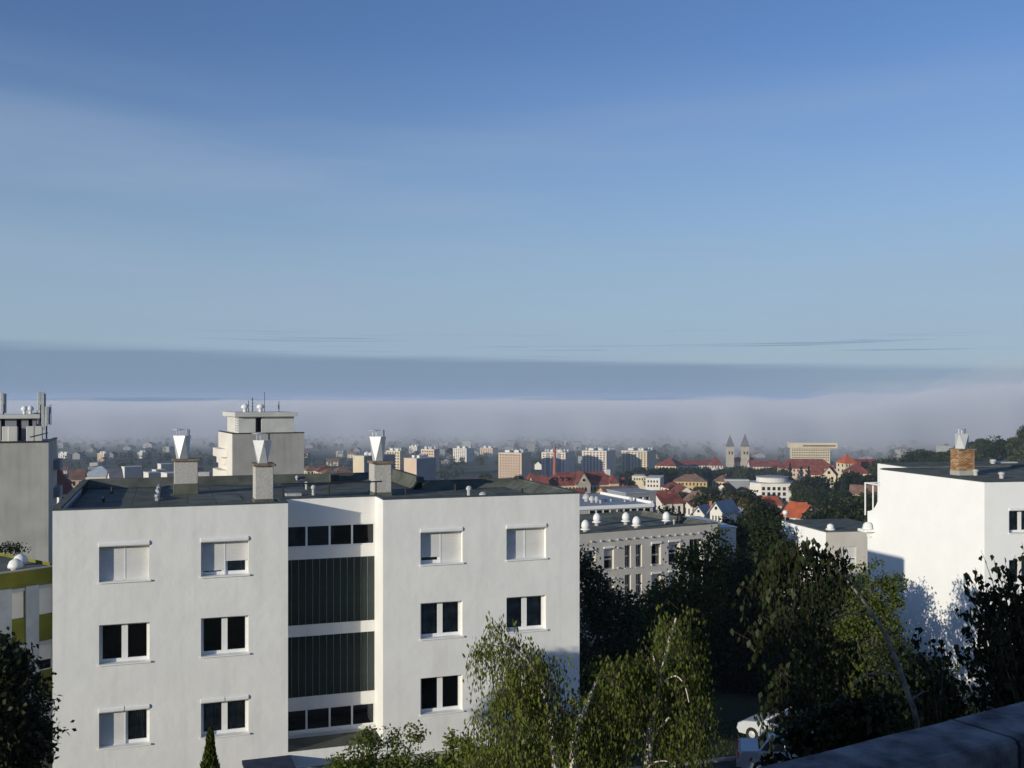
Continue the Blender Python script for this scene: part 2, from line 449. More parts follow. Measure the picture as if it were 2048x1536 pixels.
def wall_holes(mb, u0, u1, z0, z1, v, holes, rev=0.16, mi=0, room=None, room_d=2.6, rmi=None):
    """a facade at depth v with openings (ua, ub, za, zb), their reveals and the dim room behind each"""
    us = sorted({u0, u1} | {h[0] for h in holes} | {h[1] for h in holes})
    zs = sorted({z0, z1} | {h[2] for h in holes} | {h[3] for h in holes})
    rmi = mi if rmi is None else rmi
    for a, b in zip(us[:-1], us[1:]):
        for c, d in zip(zs[:-1], zs[1:]):
            mu, mz = (a + b) / 2, (c + d) / 2
            if any(h[0] < mu < h[1] and h[2] < mz < h[3] for h in holes): continue
            mb.quad((a, v, c), (b, v, c), (b, v, d), (a, v, d), mi)
    for a, b, c, d in holes:
        w = v + rev
        mb.quad((a, v, c), (a, w, c), (a, w, d), (a, v, d), rmi)
        mb.quad((b, w, c), (b, v, c), (b, v, d), (b, w, d), rmi)
        mb.quad((a, v, c), (b, v, c), (b, w, c), (a, w, c), rmi)
        mb.quad((a, w, d), (b, w, d), (b, v, d), (a, v, d), rmi)
        if room is not None:
            e = w + room_d; q = 0.35
            A, B, C, D_ = a - q, b + q, c - 0.7, d + 0.25
            x = w + 0.06
            mb.quad((A, e, C), (B, e, C), (B, e, D_), (A, e, D_), room)
            mb.quad((A, x, C), (A, e, C), (A, e, D_), (A, x, D_), room)
            mb.quad((B, e, C), (B, x, C), (B, x, D_), (B, e, D_), room)
            mb.quad((A, x, C), (B, x, C), (B, e, C), (A, e, C), room)
            mb.quad((A, e, D_), (B, e, D_), (B, x, D_), (A, x, D_), room)
            # inner face of the outer wall round the opening
            mb.quad((A, x, C), (A, x, D_), (a, x, D_), (a, x, C), room)
            mb.quad((b, x, C), (b, x, D_), (B, x, D_), (B, x, C), room)
            mb.quad((a, x, C), (a, x, c), (b, x, c), (b, x, C), room)
            mb.quad((a, x, d), (a, x, D_), (b, x, D_), (b, x, d), room)
            for (p, q2) in (((a, c), (a, d)), ((b, c), (b, d)), ((a, c), (b, c)), ((a, d), (b, d))):
                mb.quad((p[0], w, p[1]), (p[0], x, p[1]), (q2[0], x, q2[1]), (q2[0], w, q2[1]), room)

# ------------------------------------------------------------------ foliage builders
def np_mesh(name, verts, faces, mats, mi=None, smooth=False):
    me = bpy.data.meshes.new(name)
    nv, nf, k = len(verts), len(faces), faces.shape[1]
    me.vertices.add(nv); me.loops.add(nf * k); me.polygons.add(nf)
    me.vertices.foreach_set('co', np.asarray(verts, dtype=np.float32).ravel())
    me.loops.foreach_set('vertex_index', np.asarray(faces, dtype=np.int32).ravel())
    me.polygons.foreach_set('loop_start', np.arange(0, nf * k, k, dtype=np.int32))
    try: me.polygons.foreach_set('loop_total', np.full(nf, k, dtype=np.int32))
    except Exception: pass
    for m in (mats if isinstance(mats, (list, tuple)) else [mats]): me.materials.append(m)
    if mi is not None: me.polygons.foreach_set('material_index', mi)
    me.update(calc_edges=True)
    return me
def unit(a): return a / np.maximum(np.linalg.norm(a, axis=-1, keepdims=True), 1e-9)
def leaves(c, axis, nrm, L, W):
    """one diamond leaf per centre: axis is the midrib, nrm the rough facing"""
    axis = unit(axis); side = unit(np.cross(axis, nrm)); n2 = np.cross(side, axis)
    L = L[:, None]; W = W[:, None]
    a = c - axis * L * .5
    b = c + side * W * .5 - axis * L * .08 + n2 * W * .12
    t = c + axis * L * .5
    d = c - side * W * .5 - axis * L * .08 + n2 * W * .12
    v = np.stack([a, b, t, d], 1).reshape(-1, 3)
    f = np.arange(len(c) * 4).reshape(-1, 4)
    return v, f
def blob_points(rng, blobs, n, shell=0.55):
    vol = np.array([b[3] * b[4] + b[4] * b[5] + b[3] * b[5] for b in blobs]); pr = vol / vol.sum()
    k = rng.choice(len(blobs), n, p=pr)
    B = np.array(blobs)[k]
    d = unit(rng.normal(size=(n, 3)))
    r = shell + (1.08 - shell) * rng.random(n) ** 0.7
    # lumpy outline: the radius swells and shrinks with direction
    ph = rng.random((len(blobs), 4)) * 6.28
    q = ph[k]
    lump = 1 + 0.16 * np.sin(3.1 * d[:, 0] + q[:, 0]) * np.sin(4.3 * d[:, 2] + q[:, 1]) + 0.12 * np.sin(7.1 * d[:, 1] + q[:, 2]) * np.sin(6.0 * d[:, 0] + q[:, 3])
    p = B[:, :3] + d * B[:, 3:] * (r * lump)[:, None]
    return p, d
def crown_mesh(name, seed, blobs, n, L, W, m, droop=0.35, shell=0.55, clump=0.0):
    rng = np.random.default_rng(seed)
    if clump > 0:
        k = max(1, n // 14)
        cp, cd = blob_points(rng, blobs, k, shell)
        idx = np.repeat(np.arange(k), 14)
        p = cp[idx] + rng.normal(size=(len(idx), 3)) * clump
        d = unit(cd[idx] + rng.normal(size=(len(idx), 3)) * .5)
    else:
        p, d = blob_points(rng, blobs, n, shell)
    n = len(p)
    ax = unit(rng.normal(size=(n, 3)) + np.array([0, 0, -droop * 2]) + d * .4)
    nr = unit(rng.normal(size=(n, 3)) * .7 + d + np.array([0, 0, .5]))
    s = rng.uniform(.7, 1.3, n)
    v, f = leaves(p, ax, nr, L * s, W * s)
    return np_mesh(name, v, f, m)
def ground_z(x, y): raise NotImplementedError

# ------------------------------------------------------------------ terrain
_GD = [0, 20, 45, 70, 95, 200, 300, 480, 560, 750, 1000, 1300, 2500, 9000]
_GZ = [-13, -14, -15, -18.5, -22, -31, -38, -48, -55, -66, -77, -82, -86, -88]
def ground_z(x, y):
    d = math.hypot(x, y)
    z = float(np.interp(d, _GD, _GZ))
    if d > 9000: z += (min(d, 12500) - 9000) / 3500 * 108 * (0.93 + 0.10 * math.sin(x / 900.0) + 0.06 * math.sin(x / 370.0 + 1.3) + 0.03 * math.sin(x / 140.0))
    # wooded hill on the right
    a = math.degrees(math.atan2(x, max(y, 1e-3)))
    if y > 0 and 250 < d < 2500:
        k = min(1, max(0, (a - 19.0) / 10.0)) * min(1, max(0, (d - 300) / 350.0)) * min(1, max(0, (2500 - d) / 1300))
        z += 42 * k * (0.9 + .1 * math.sin(x / 37.0))
    return z
def make_ground():
    rs = [0, 6, 12, 20, 30, 38, 45, 55, 65, 80, 95, 120, 160, 200, 250, 300, 380, 480, 560, 650, 750, 850, 1000, 1150, 1300, 1600, 2000, 2500, 3500, 5000, 7000, 9000, 10000, 11000, 11800, 12500, 13500, 15000, 16000]
    na = 240
    v, f = [], []
    for r in rs:
        for k in range(na):
            w = 2 * math.pi * k / na
            x, y = r * math.cos(w), r * math.sin(w)
            v.append((x, y, ground_z(x, y)))
    for i in range(len(rs) - 1):
        for k in range(na):
            j = (k + 1) % na
            f.append((i * na + k, i * na + j, (i + 1) * na + j, (i + 1) * na + k))
    me = bpy.data.meshes.new('ground'); me.from_pydata(v, [], f)
    me.materials.append(mat('ground_cover', (0.050, 0.060, 0.026), 0.95, 0.35, 0.02, bump=0.08, bscale=1.5, col2=(0.10, 0.095, 0.05)))
    me.update()
    o = link('ground', me); tag(o, 'grassy valley floor and hill slopes under the town', None, None, 'structure')
make_ground()

class Bld:
    def __init__(s, name, label, cat, fr, G, group=None):
        s.fr, s.G = fr, G
        s.root = thing(name, label, cat, (fr.ox, fr.oy, G), fr.ang, group)
    def add(s, name, mb, mats, parent=None, smooth=False):
        if parent is None: return mb.build(name, mats, s.root, smooth, (0, 0, -s.G))
        return mb.build(name, mats, parent, smooth)
    def put(s, name, me, u, v, z, parent=None):
        return put(name, me, parent or s.root, (u, v, z - (s.G if parent is None else 0)))

# ------------------------------------------------------------------ shared window pieces
SHEETS = {}
def pane_mesh(w, h):
    k = ('pane', round(w, 2), round(h, 2))
    if k not in SHEETS: SHEETS[k] = MB().box(0, w, 0, .012, 0, h).mesh('pane', M['glass'])
    return SHEETS[k]
def shutter_mesh(w, h):
    k = ('shutter', round(w, 2), round(h, 2))
    if k not in SHEETS:
        pts = [(0.0, 0.0)]; n = max(2, int(h / .05)); s = (h - .04) / n
        prof = [(-.012, 0), (-.012, .04)]
        for i in range(n):
            z = .04 + i * s
            prof += [(0.0, z + .004), (-.005, z + s * .5), (0.0, z + s)]
        prof += [(.012, h), (.012, 0)]
        SHEETS[k] = MB().side_prism(prof, 0, w).mesh('shutter', M['shutter'])
    return SHEETS[k]
def box_mesh(w):
    k = ('box', round(w, 2))
    if k not in SHEETS:
        SHEETS[k] = MB().side_prism([(.15, 0), (-.012, 0), (-.045, .04), (-.045, .13), (-.02, .165), (.15, .165)], 0, w).mesh('shutter_box', M['white_paint'])
    return SHEETS[k]
def curtain_mesh(w, h, seed):
    rng = random.Random(seed); mb = MB(); n = 26
    ph = rng.random() * 6
    xs = [w * i / n for i in range(n + 1)]
    ys = [.022 * math.sin(i * 1.9 + ph) + .012 * math.sin(i * .8 + ph * 2) for i in range(n + 1)]
    for i in range(n):
        mb.quad((xs[i], ys[i], 0), (xs[i + 1], ys[i + 1], 0), (xs[i + 1], ys[i + 1], h), (xs[i], ys[i], h))
    return mb.mesh('curtain', M['curtain'])
def casement(b, ua, ub, z0, z1, boxes=0, sh=(None, None), curtain=False, seed=0, rev=.26, v0=0.0, sill=True):
    """two-leaf window: frame part with panes, sill, shutters, boxes and curtains as its sub-parts.
    sh: how far each roller shutter is down (0..1)"""
    w, h = ub - ua, z1 - z0
    mb = MB(); y0, y1 = rev, rev + .06
    e, t, mw = .003, .095, .20
    mb.box(e, t, y0, y1, e, h - e); mb.box(w - t, w - e, y0, y1, e, h - e)
    mb.box(t, w - t, y0, y1, e, .13); mb.box(t, w - t, y0, y1, h - .08, h - e)
    c = w / 2
    mb.box(c - mw / 2, c + mw / 2, y0 - .012, y1, .13, h - .08)
    f = b.put('window', mb.mesh('window', M['white_paint']), ua, v0, z0)
    lw = c - mw / 2 - t
    for k in (0, 1):
        x = t if k == 0 else c + mw / 2
        put('pane', pane_mesh(lw, h - .21), f, (x, rev + .03, .13))
        if curtain:
            put('curtain', curtain_mesh(lw + .05, h - .1, seed * 2 + k), f, (x - .02, rev + .2, .04))
        if sh[k]:
            hh = (h - .17) * sh[k]
            put('shutter', shutter_mesh(w / 2 - .04, hh), f, (.008 if k == 0 else c + .032, rev - .035, h - .17 - hh + .01))
    if any(sh):
        put('guide_rail', MB().box(0, .055, 0, .03, 0, h - .17).mesh('guide_rail', M['white_paint']), f, (c - .0275, rev - .048, .03))
    if boxes == 1: put('shutter_box', box_mesh(w - .004), f, (.002, 0, h - .168))
    if boxes == 2:
        for k in (0, 1): put('shutter_box', box_mesh(w / 2 - .014), f, (.002 if k == 0 else c + .012, 0, h - .168))
    if sill:
        s = MB(); s.box(-.03, w + .05, -.06, -.003, -.028, .02); s.box(e, w - e, -.003, rev - .002, .004, .02)
        put('sill', s.mesh('sill', M['white_paint']), f)
    return f

def cowl_mesh(rb, rt, h, sd):
    """twisted metal chimney cowl: small foot, wide head, flat facets, rain plate on legs"""
    mb = MB()
    bot = [(rb * math.cos(a), rb * math.sin(a) * .9, 0) for a in (R(-80), R(10), R(100), R(190))]
    top = [(rt * math.cos(a), rt * math.sin(a) * .9, h) for a in (R(-35), R(55), R(145), R(235))]
    for k in range(4):
        j = (k + 1) % 4
        mb.poly([bot[k], bot[j], top[k]]); mb.poly([top[k], bot[j], top[j]])
    # inside
    inn = [(x * .9, y * .9, h - .02) for x, y, _ in top]
    for k in range(4):
        j = (k + 1) % 4
        mb.quad(top[k], top[j], inn[j], inn[k])
    mb.poly([(x, y, h - .25) for x, y, _ in inn], 1)
    for k in range(4):
        j = (k + 1) % 4
        mb.quad(inn[k], inn[j], (inn[j][0], inn[j][1], h - .25), (inn[k][0], inn[k][1], h - .25), 1)
    return mb.mesh('cowl', [M['zinc'], M['dark_metal']])
def cowl(ch, u, v, z, h=1.0, rt=.40, rb=.25, turn=0.0):
    c = put('cowl', cowl_mesh(rb, rt, h, 0), ch, (u, v, z), turn + R(-40))
    return c
def cowl_fittings(ch, u, v, z, rt, single=False):
    mb = MB()
    mb.lathe([(.02, 0), (.27, .004), (.27, .02), (.02, .05)], 14, (u - rt * .35, v, z + .24))
    mb.tube([(u - rt * .2, v - .08, z), (u - rt * .2, v - .08, z + .25)], .016, 5)
    mb.tube([(u - rt * .5, v + .06, z), (u - rt * .5, v + .06, z + .25)], .016, 5)
    mb.build('rain_plate', M['zinc'], ch)
    for a, b, h in ((.6, -.1, .27), (.75, .1, .25)):
        MB().tube([(u + rt * a, v + b, z - .03), (u + rt * a, v + b, z + h)], .016, 5).build('strut', M['dark_metal'], ch)

def vent_mesh(r, h, kind):
    k = ('vent', r, h, kind)
    if k not in SHEETS:
        mb = MB()
        if kind == 'cap': mb.lathe([(r, 0), (r, h * .62), (r * 1.5, h * .66), (r * 1.5, h * .86), (r * .8, h)], 9)
        elif kind == 'dome': mb.lathe([(r, 0), (r, h * .3), (r * 1.9, h * .34), (r * 1.7, h * .7), (r * .7, h)], 10)
        else: mb.lathe([(r, 0), (r, h)], 8)
        SHEETS[k] = mb.mesh('vent_pipe', M['dark_metal'] if kind == 'dark' else M['vent'], False)
    return SHEETS[k]

# ================================================================== the white block of flats in front
FA = R(19.0)
fm = Frame(-15.16, 33.0, FA)
GM = -15.6
mainb = Bld('apartment_building', 'white rendered block of flats with three chimney stacks and a glazed stairwell recess', 'building', fm, GM)
UR = [fm.u(105), fm.u(576), fm.u(766), fm.u(1159)]
VR, VB1, VB2, UJ = 1.4, 12.6, 7.2, 14.3
ZT, ZD, ZB = -3.66, -3.95, -13.1
ROWS = [(-6.12, -4.76), (-8.88, -7.54), (-11.68, -10.32)]
WU = [(fm.u(198), fm.u(299)), (fm.u(402), fm.u(497)), (fm.u(841), fm.u(925)), (fm.u(1013), fm.u(1092))]
mb = MB()
holesL = [(a, b, c, d) for (a, b) in WU[:2] for (c, d) in ROWS]
holesR = [(a, b, c, d) for (a, b) in WU[2:] for (c, d) in ROWS]
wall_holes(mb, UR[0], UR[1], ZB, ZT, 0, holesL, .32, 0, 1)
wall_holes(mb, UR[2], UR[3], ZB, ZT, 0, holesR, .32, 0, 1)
zr = lambda py: fm.z(py, UR[1], VR)
ZS = dict(w1=(zr(1097), zr(1053)), g1=(zr(1253), zr(1121)), g2=(zr(1398), zr(1276)), w2=(zr(1467), zr(1423)))
ra, rb_ = UR[1] + .03, UR[2] - .03
holesS = [(ra, rb_, *ZS['w1']), (ra, rb_, *ZS['g1']), (ra, rb_, *ZS['g2']), (ra, rb_, *ZS['w2'])]
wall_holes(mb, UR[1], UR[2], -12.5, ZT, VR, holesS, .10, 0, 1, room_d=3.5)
mb.quad((UR[1], 0, -12.5), (UR[1], VR, -12.5), (UR[1], VR, ZT), (UR[1], 0, ZT))
mb.quad((UR[2], VR, -12.5), (UR[2], 0, -12.5), (UR[2], 0, ZT), (UR[2], VR, ZT))
mb.quad((UR[1], 0, ZB), (UR[2], 0, ZB), (UR[2], 0, -12.5), (UR[1], 0, -12.5))
mb.quad((UR[0], VB1, ZB), (UR[0], 0, ZB), (UR[0], 0, ZT), (UR[0], VB1, ZT))
mb.quad((UR[3], 0, ZB), (UR[3], VB2, ZB), (UR[3], VB2, ZT), (UR[3], 0, ZT))
mb.quad((UR[3], VB2, ZB), (UJ, VB2, ZB), (UJ, VB2, ZT), (UR[3], VB2, ZT))
mb.quad((UJ, VB2, ZB), (UJ, VB1, ZB), (UJ, VB1, ZT), (UJ, VB2, ZT))
mb.quad((UJ, VB1, ZB), (UR[0], VB1, ZB), (UR[0], VB1, ZT), (UJ, VB1, ZT))
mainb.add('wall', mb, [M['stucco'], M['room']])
mb = MB()
mb.prism([(UR[0] + .3, .3), (UR[3] - .3, .3), (UR[3] - .3, VB2 - .3), (UJ - .3, VB2 - .3), (UJ - .3, VB1 - .3), (UR[0] + .3, VB1 - .3)], GM - 4, ZB - .002, 0)
mb.prism([(UR[0] + .002, .002), (UR[3] - .002, .002), (UR[3] - .002, VB2 - .002), (UJ - .002, VB2 - .002), (UJ - .002, VB1 - .002), (UR[0] + .002, VB1 - .002)], ZB - .001, ZB + .15, 0)
mainb.add('plinth', mb, M['concrete'])
mainb.add('recess_floor', MB().box(UR[1] + .002, UR[2] - .002, .002, VR - .002, -12.62, -12.496), M['felt'])
# windows
STY = {(0, 0): dict(boxes=1, sh=(1, 1)), (1, 0): dict(boxes=1, sh=(.86, .60), curtain=True),
       (0, 1): dict(), (1, 1): dict(), (0, 2): dict(boxes=2, sh=(1, 0), curtain=True), (1, 2): dict(boxes=2, curtain=True),
       (2, 0): dict(boxes=1, sh=(.80, 1), curtain=True), (3, 0): dict(boxes=1, sh=(1, 1)),
       (2, 1): dict(curtain=True), (3, 1): dict(curtain=True), (2, 2): dict(), (3, 2): dict(curtain=True)}
for (c, r), st in STY.items():
    casement(mainb, WU[c][0], WU[c][1], ROWS[r][0], ROWS[r][1], seed=c * 3 + r, **st)
# stairwell: two strips of four-light windows, two tall screens of channel glass
for key in ('w1', 'w2'):
    z0, z1 = ZS[key]; w = rb_ - ra; h = z1 - z0
    mb = MB(); e = .004
    xs = [0, w * .24, w * .495, w * .745, w]
    for x in xs[1:-1]: mb.box(x - .035, x + .035, .03, .085, .05, h - .04)
    mb.box(e, w - e, .03, .085, e, .05); mb.box(e, w - e, .03, .085, h - .04, h - e)
    mb.box(e, .04, .03, .085, .05, h - .04); mb.box(w - .04, w - e, .03, .085, .05, h - .04)
    f = mainb.put('stair_window', mb.mesh('stair_window', M['white_paint']), ra, VR, z0)
    for i in range(4):
        a = xs[i] + (.04 if i == 0 else .035); b = xs[i + 1] - (.04 if i == 3 else .035)
        put('pane', pane_mesh(b - a, h - .09), f, (a, .055, .05))
mainb.add('sill_strip', MB().box(ra, rb_, VR - .05, VR - .003, ZS['w2'][0] - .10, ZS['w2'][0] - .01), M['white_paint'])
NS = 13
for key in ('g1', 'g2'):
    z0, z1 = ZS[key]; w = (rb_ - ra - .01) / NS
    me = MB().box(.012, w - .012, .03, .06, .004, z1 - z0 - .004, 0)
    me.box(w - .010, w + .010, .018, .058, .004, z1 - z0 - .004, 1)
    me = me.mesh('glass_strip', [M['ribbed'], M['ribedge']])
    for i in range(NS):
        mainb.put('glass_strip', me, ra + .002 + i * w, VR, z0)
# roof
mb = MB()
poly = [(UR[0] + .26, .24), (UR[1] - .24, .24), (UR[1] - .24, VR + .24), (UR[2] + .24, VR + .24), (UR[2] + .24, .24), (UR[3] - .24, .24), (UR[3] - .24, VB2 - .24), (UJ - .24, VB2 - .24), (UJ - .24, VB1 - .24), (UR[0] + .26, VB1 - .24)]
mb.prism(poly, ZD - .25, ZD - .012)
mainb.add('roof', mb, M['felt'])
# felt laid in metre-wide sheets, each lapping the next
rr = random.Random(4)
us = list(np.arange(UR[0] + .27, UR[3] - .25, 1.02)) + [UR[3] - .25]
for i, (a, b) in enumerate(zip(us[:-1], us[1:])):
    va = VR + .25 if (b > UR[1] - .25 and a < UR[2] + .25) else .25
    vb = VB2 - .25 if b > UJ - .25 else VB1 - .25
    cuts = [va] + sorted(rr.uniform(va + 1.5, vb - 1.5) for _ in range(2 if vb > 9 else 1)) + [vb]
    for p, q in zip(cuts[:-1], cuts[1:]):
        t = rr.choice((.0, .005, .010, .015))
        mainb.add('felt_sheet', MB().box(a + .003, b - .012, p + .003, q - .012, ZD - .011, ZD + t), M[rr.choice(('felt', 'felt', 'felt2'))])
mb = MB(); z0, z1 = ZD - .15, ZT + .045
E = [(UR[0], UR[1], 0, .22), (UR[2], UR[3], 0, .22), (UR[1] - .22, UR[1], .222, VR + .22), (UR[2], UR[2] + .22, .222, VR + .22), (UR[1] + .002, UR[2] - .002, VR, VR + .22)]
for (a, b, c, d) in E: mb.box(a - .012 if c == 0 else a, b + .012 if c == 0 else b, c - .012, d, ZT + .002, z1)
mainb.add('roof_edge', mb, M['flash'])
mb = MB()
zp = ZT + .09
mb.box(UR[0] - .012, UR[0] + .24, .222, VB1 + .012, ZT + .003, zp)
mb.box(UR[0] + .242, UJ + .012, VB1 - .24, VB1 + .012, ZT + .003, zp + .02)
mb.box(UJ - .24, UJ + .012, VB2 - .24, VB1 - .242, ZT + .003, zp + .16)
mb.box(UJ + .014, UR[3] - .242, VB2 - .24, VB2 + .012, ZT + .003, zp)
mb.box(UR[3] - .24, UR[3] + .012, .222, VB2 + .012, ZT + .003, zp)
# slanted upstands inside
def upstand(mb, a, b, n, w=.5):
    (x0, y0), (x1, y1) = a, b
    mb.quad((x0, y0, ZT + .05), (x1, y1, ZT + .05), (x1 + n[0] * w, y1 + n[1] * w, ZD + .02), (x0 + n[0] * w, y0 + n[1] * w, ZD + .02))
upstand(mb, (UR[0] + .24, VB1 - .24), (UJ - .24, VB1 - .24), (0, -1), .55)
upstand(mb, (UJ - .24, VB1 - .24), (UJ - .24, VB2 - .24), (-1, 0), .25)
upstand(mb, (UJ - .1, VB2 - .24), (UR[3] - .24, VB2 - .24), (0, -1), .4)
upstand(mb, (UR[3] - .24, VB2 - .3), (UR[3] - .24, .24), (-1, 0), .6)
u1 = fm.uv_at(658, 952, -3.7)[0]
mb.box(u1 - .1, u1 + .25, VB1 - 1.3, VB1 - .56, ZD + .02, ZT + .10)
mainb.add('parapet', mb, M['felt'])
# chimney stacks
def stack(b, pxa, pxb, py, ztop, dep, zdeck, cow, base=False, ridx=0, wall='pebble'):
    u0, v0 = b.fr.uv_at(pxa, py, zdeck)
    u1_ = b.fr.u(pxb, v0)
    mb = MB()
    mb.bbox(u0, u1_, v0, v0 + dep, zdeck + (.45 if base else .02), ztop - .10, .02, 0)
    ch = b.add('chimney', mb, M[wall])
    mb = MB().bbox(u0 - .03, u1_ + .03, v0 - .03, v0 + dep + .03, zdeck - .02, zdeck + (.46 if base else .16), .02)
    b.add('chimney_base', mb, M['felt'], ch)
    mb = MB().bbox(u0 - .09, u1_ + .09, v0 - .09, v0 + dep + .09, ztop - .098, ztop, .03)
    b.add('cap', mb, M['cap'], ch)
    cu, cv = u0 + cow.get('du', .5) * (u1_ - u0), v0 + dep * .45
    c = cowl(ch, cu, cv, ztop - .01, cow['h'], cow['rt'], cow['rb'], cow.get('turn', 0))
    cowl_fittings(ch, cu, cv, ztop - .01 + cow['h'], cow['rt'])
    return ch
stack(mainb, 348, 396, 990, -2.46, .72, ZD, dict(h=.98, rt=.39, rb=.27, du=.34), base=True)
ch2 = stack(mainb, 510, 547, 1007, -2.44, 1.05, ZD, dict(h=.90, rt=.38, rb=.25, du=.45, turn=R(-12)))
# stray mortar lumps under the round lip of the second stack
stack(mainb, 748, 783, 993, -2.52, 1.1, ZD, dict(h=1.02, rt=.38, rb=.24, du=.35, turn=R(-8)))
# roof vents
for (px, py, r, h, kd) in [(594, 966, .055, .36, 'cap'), (602, 972, .055, .34, 'cap'), (613, 979, .06, .36, 'cap'), (627, 990, .07, .42, 'cap'),
                           (885, 974, .07, .42, 'cap'), (911, 982, .06, .30, 'dark'), (938, 994, .08, .46, 'cap'), (966, 994, .09, .22, 'dome'),
                           (980, 974, .045, .22, 'dark'), (812, 989, .05, .26, 'dark'), (1044, 991, .04, .3, 'dark'),
                           (207, 1004, .05, .22, 'dark'), (224, 988, .05, .3, 'dark'), (557, 963, .05, .25, 'cap')]:
    u, v = fm.uv_at(px, py, ZD + .01)
    mainb.put('vent_pipe', vent_mesh(r, h, kd), u, v, ZD)
# crooked lead soaker standing up on the left of the roof
mb = MB(); ua, va = fm.uv_at(313, 1003, ZD); ub2, vb2 = fm.uv_at(319, 975, ZD)
pts = [(ua + (ub2 - ua) * t + .05 * math.sin(t * 19), va + (vb2 - va) * t, ZD + .08 + .05 * math.sin(t * 13)) for t in np.linspace(0, 1, 12)]
mb.tube(pts, [.07 + .015 * math.sin(i * 2.2) for i in range(12)], 7)
mainb.add('roof_pipe', mb, M['vent'])
# low guard rail over the stair recess
mb = MB(); zr0 = ZD + .62; vv = VR + .45
pa, pb = fm.u(562, vv), fm.u(764, vv)
zA = fm.z(968, pa, vv); zB_ = fm.z(963, pb, vv)
mb.tube([(pa, vv, zA), (pb, vv, zB_)], .03, 6)
for px in (566, 658, 752):
    u = fm.u(px, vv); t = (u - pa) / (pb - pa)
    mb.tube([(u, vv, ZD), (u, vv, zA + (zB_ - zA) * t)], .025, 6)
mainb.add('railing', mb, M['dark_metal'])
u, v = fm.uv_at(572, 993, ZD)
mainb.add('skylight', MB().bbox(u, u + .65, v, v + .5, ZD, ZD + .1, .03), M['vent'])
u, v = fm.uv_at(1040, 975, ZD)
mainb.add('roof_box', MB().bbox(u - .1, u + .18, v, v + .5, ZD, ZD + .5, .03), M['dark_metal'])
# sheet porch roof at the foot of the stairwell
z = -12.60
pr = [fm.uv_at(483, 1519, z), fm.uv_at(578, 1506, z), fm.uv_at(600, 1552, z), fm.uv_at(500, 1566, z)]
ccw = [pr[3], pr[2], pr[1], pr[0]]
mainb.add('porch_roof', MB().prism(ccw, z - .12, z), M['canopy'])

# ================================================================== the beige block behind, with slit windows
fbg = Frame(5.71, 84.0, R(28.5))
bg_ = Bld('apartment_building', 'beige rendered block with slit windows and white egg-shaped ventilators on its flat roof', 'building', fbg, -24)
ZT2 = -11.26
uL, uR = -5.5, fbg.u(1436)
def bw(px0, px1, y0, y1, kind):
    u0, u1 = fbg.u(px0), fbg.u(px1)
    return (u0, u1, fbg.z(y1, u0), fbg.z(y0, u0), kind)
BW = [bw(1168, 1191, 1099, 1150, 'half'), bw(1208, 1228, 1095, 1140, 'third'), bw(1249.5, 1262, 1091, 1136.5, 'slit'), bw(1271.5, 1284, 1089.5, 1135, 'slit'),
      bw(1303, 1322, 1085.5, 1131, 'boxed'), bw(1337, 1360, 1082, 1128, 'third'), bw(1379, 1405, 1079, 1124, 'open'),
      bw(1168, 1191, 1163, 1212, 'third'), bw(1208, 1228, 1157, 1203, 'boxed'), bw(1249.5, 1262, 1150, 1196, 'slit'), bw(1271.5, 1284, 1148.5, 1194, 'slit'),
      bw(1303, 1322, 1146, 1192, 'third'), bw(1337, 1360, 1142, 1188, 'half'), bw(1379, 1405, 1139, 1184, 'open')]
mb = MB()
wall_holes(mb, uL, uR, -24, ZT2, 0, [h[:4] for h in BW], .38, 0, 1, room_d=2.0)
DB = 11.5
mb.quad((uR, 0, -24), (uR, DB, -24), (uR, DB, ZT2), (uR, 0, ZT2)); mb.quad((uR, DB, -24), (uL, DB, -24), (uL, DB, ZT2), (uR, DB, ZT2)); mb.quad((uL, DB, -24), (uL, 0, -24), (uL, 0, ZT2), (uL, DB, ZT2))
bg_.add('wall', mb, [M['beige'], M['room']])
bg_.add('roof', MB().box(uL + .02, uR - .02, .35, DB - .35, ZT2 - .6, ZT2 - .32), M['felt2'])
mb = MB(); zt = ZT2 + .10
mb.box(uL, uR + .03, -.03, .33, ZT2 + .002, zt); mb.box(uL, uR + .03, DB - .33, DB + .03, ZT2 + .002, zt); mb.box(uR - .33, uR + .03, .332, DB - .332, ZT2 + .002, zt)
mb.quad((uL, .34, ZT2 + .02), (uR - .3, .34, ZT2 + .02), (uR - .9, .9, ZT2 - .30), (uL, .9, ZT2 - .30))
mb.quad((uL, DB - .34, ZT2 + .02), (uR - .3, DB - .34, ZT2 + .02), (uR - .9, DB - .9, ZT2 - .30), (uL, DB - .9, ZT2 - .30))
mb.quad((uR - .34, .34, ZT2 + .02), (uR - .34, DB - .3, ZT2 + .02), (uR - 1.0, DB - .9, ZT2 - .30), (uR - 1.0, .9, ZT2 - .30))
bg_.add('roof_edge', mb, M['felt2'])
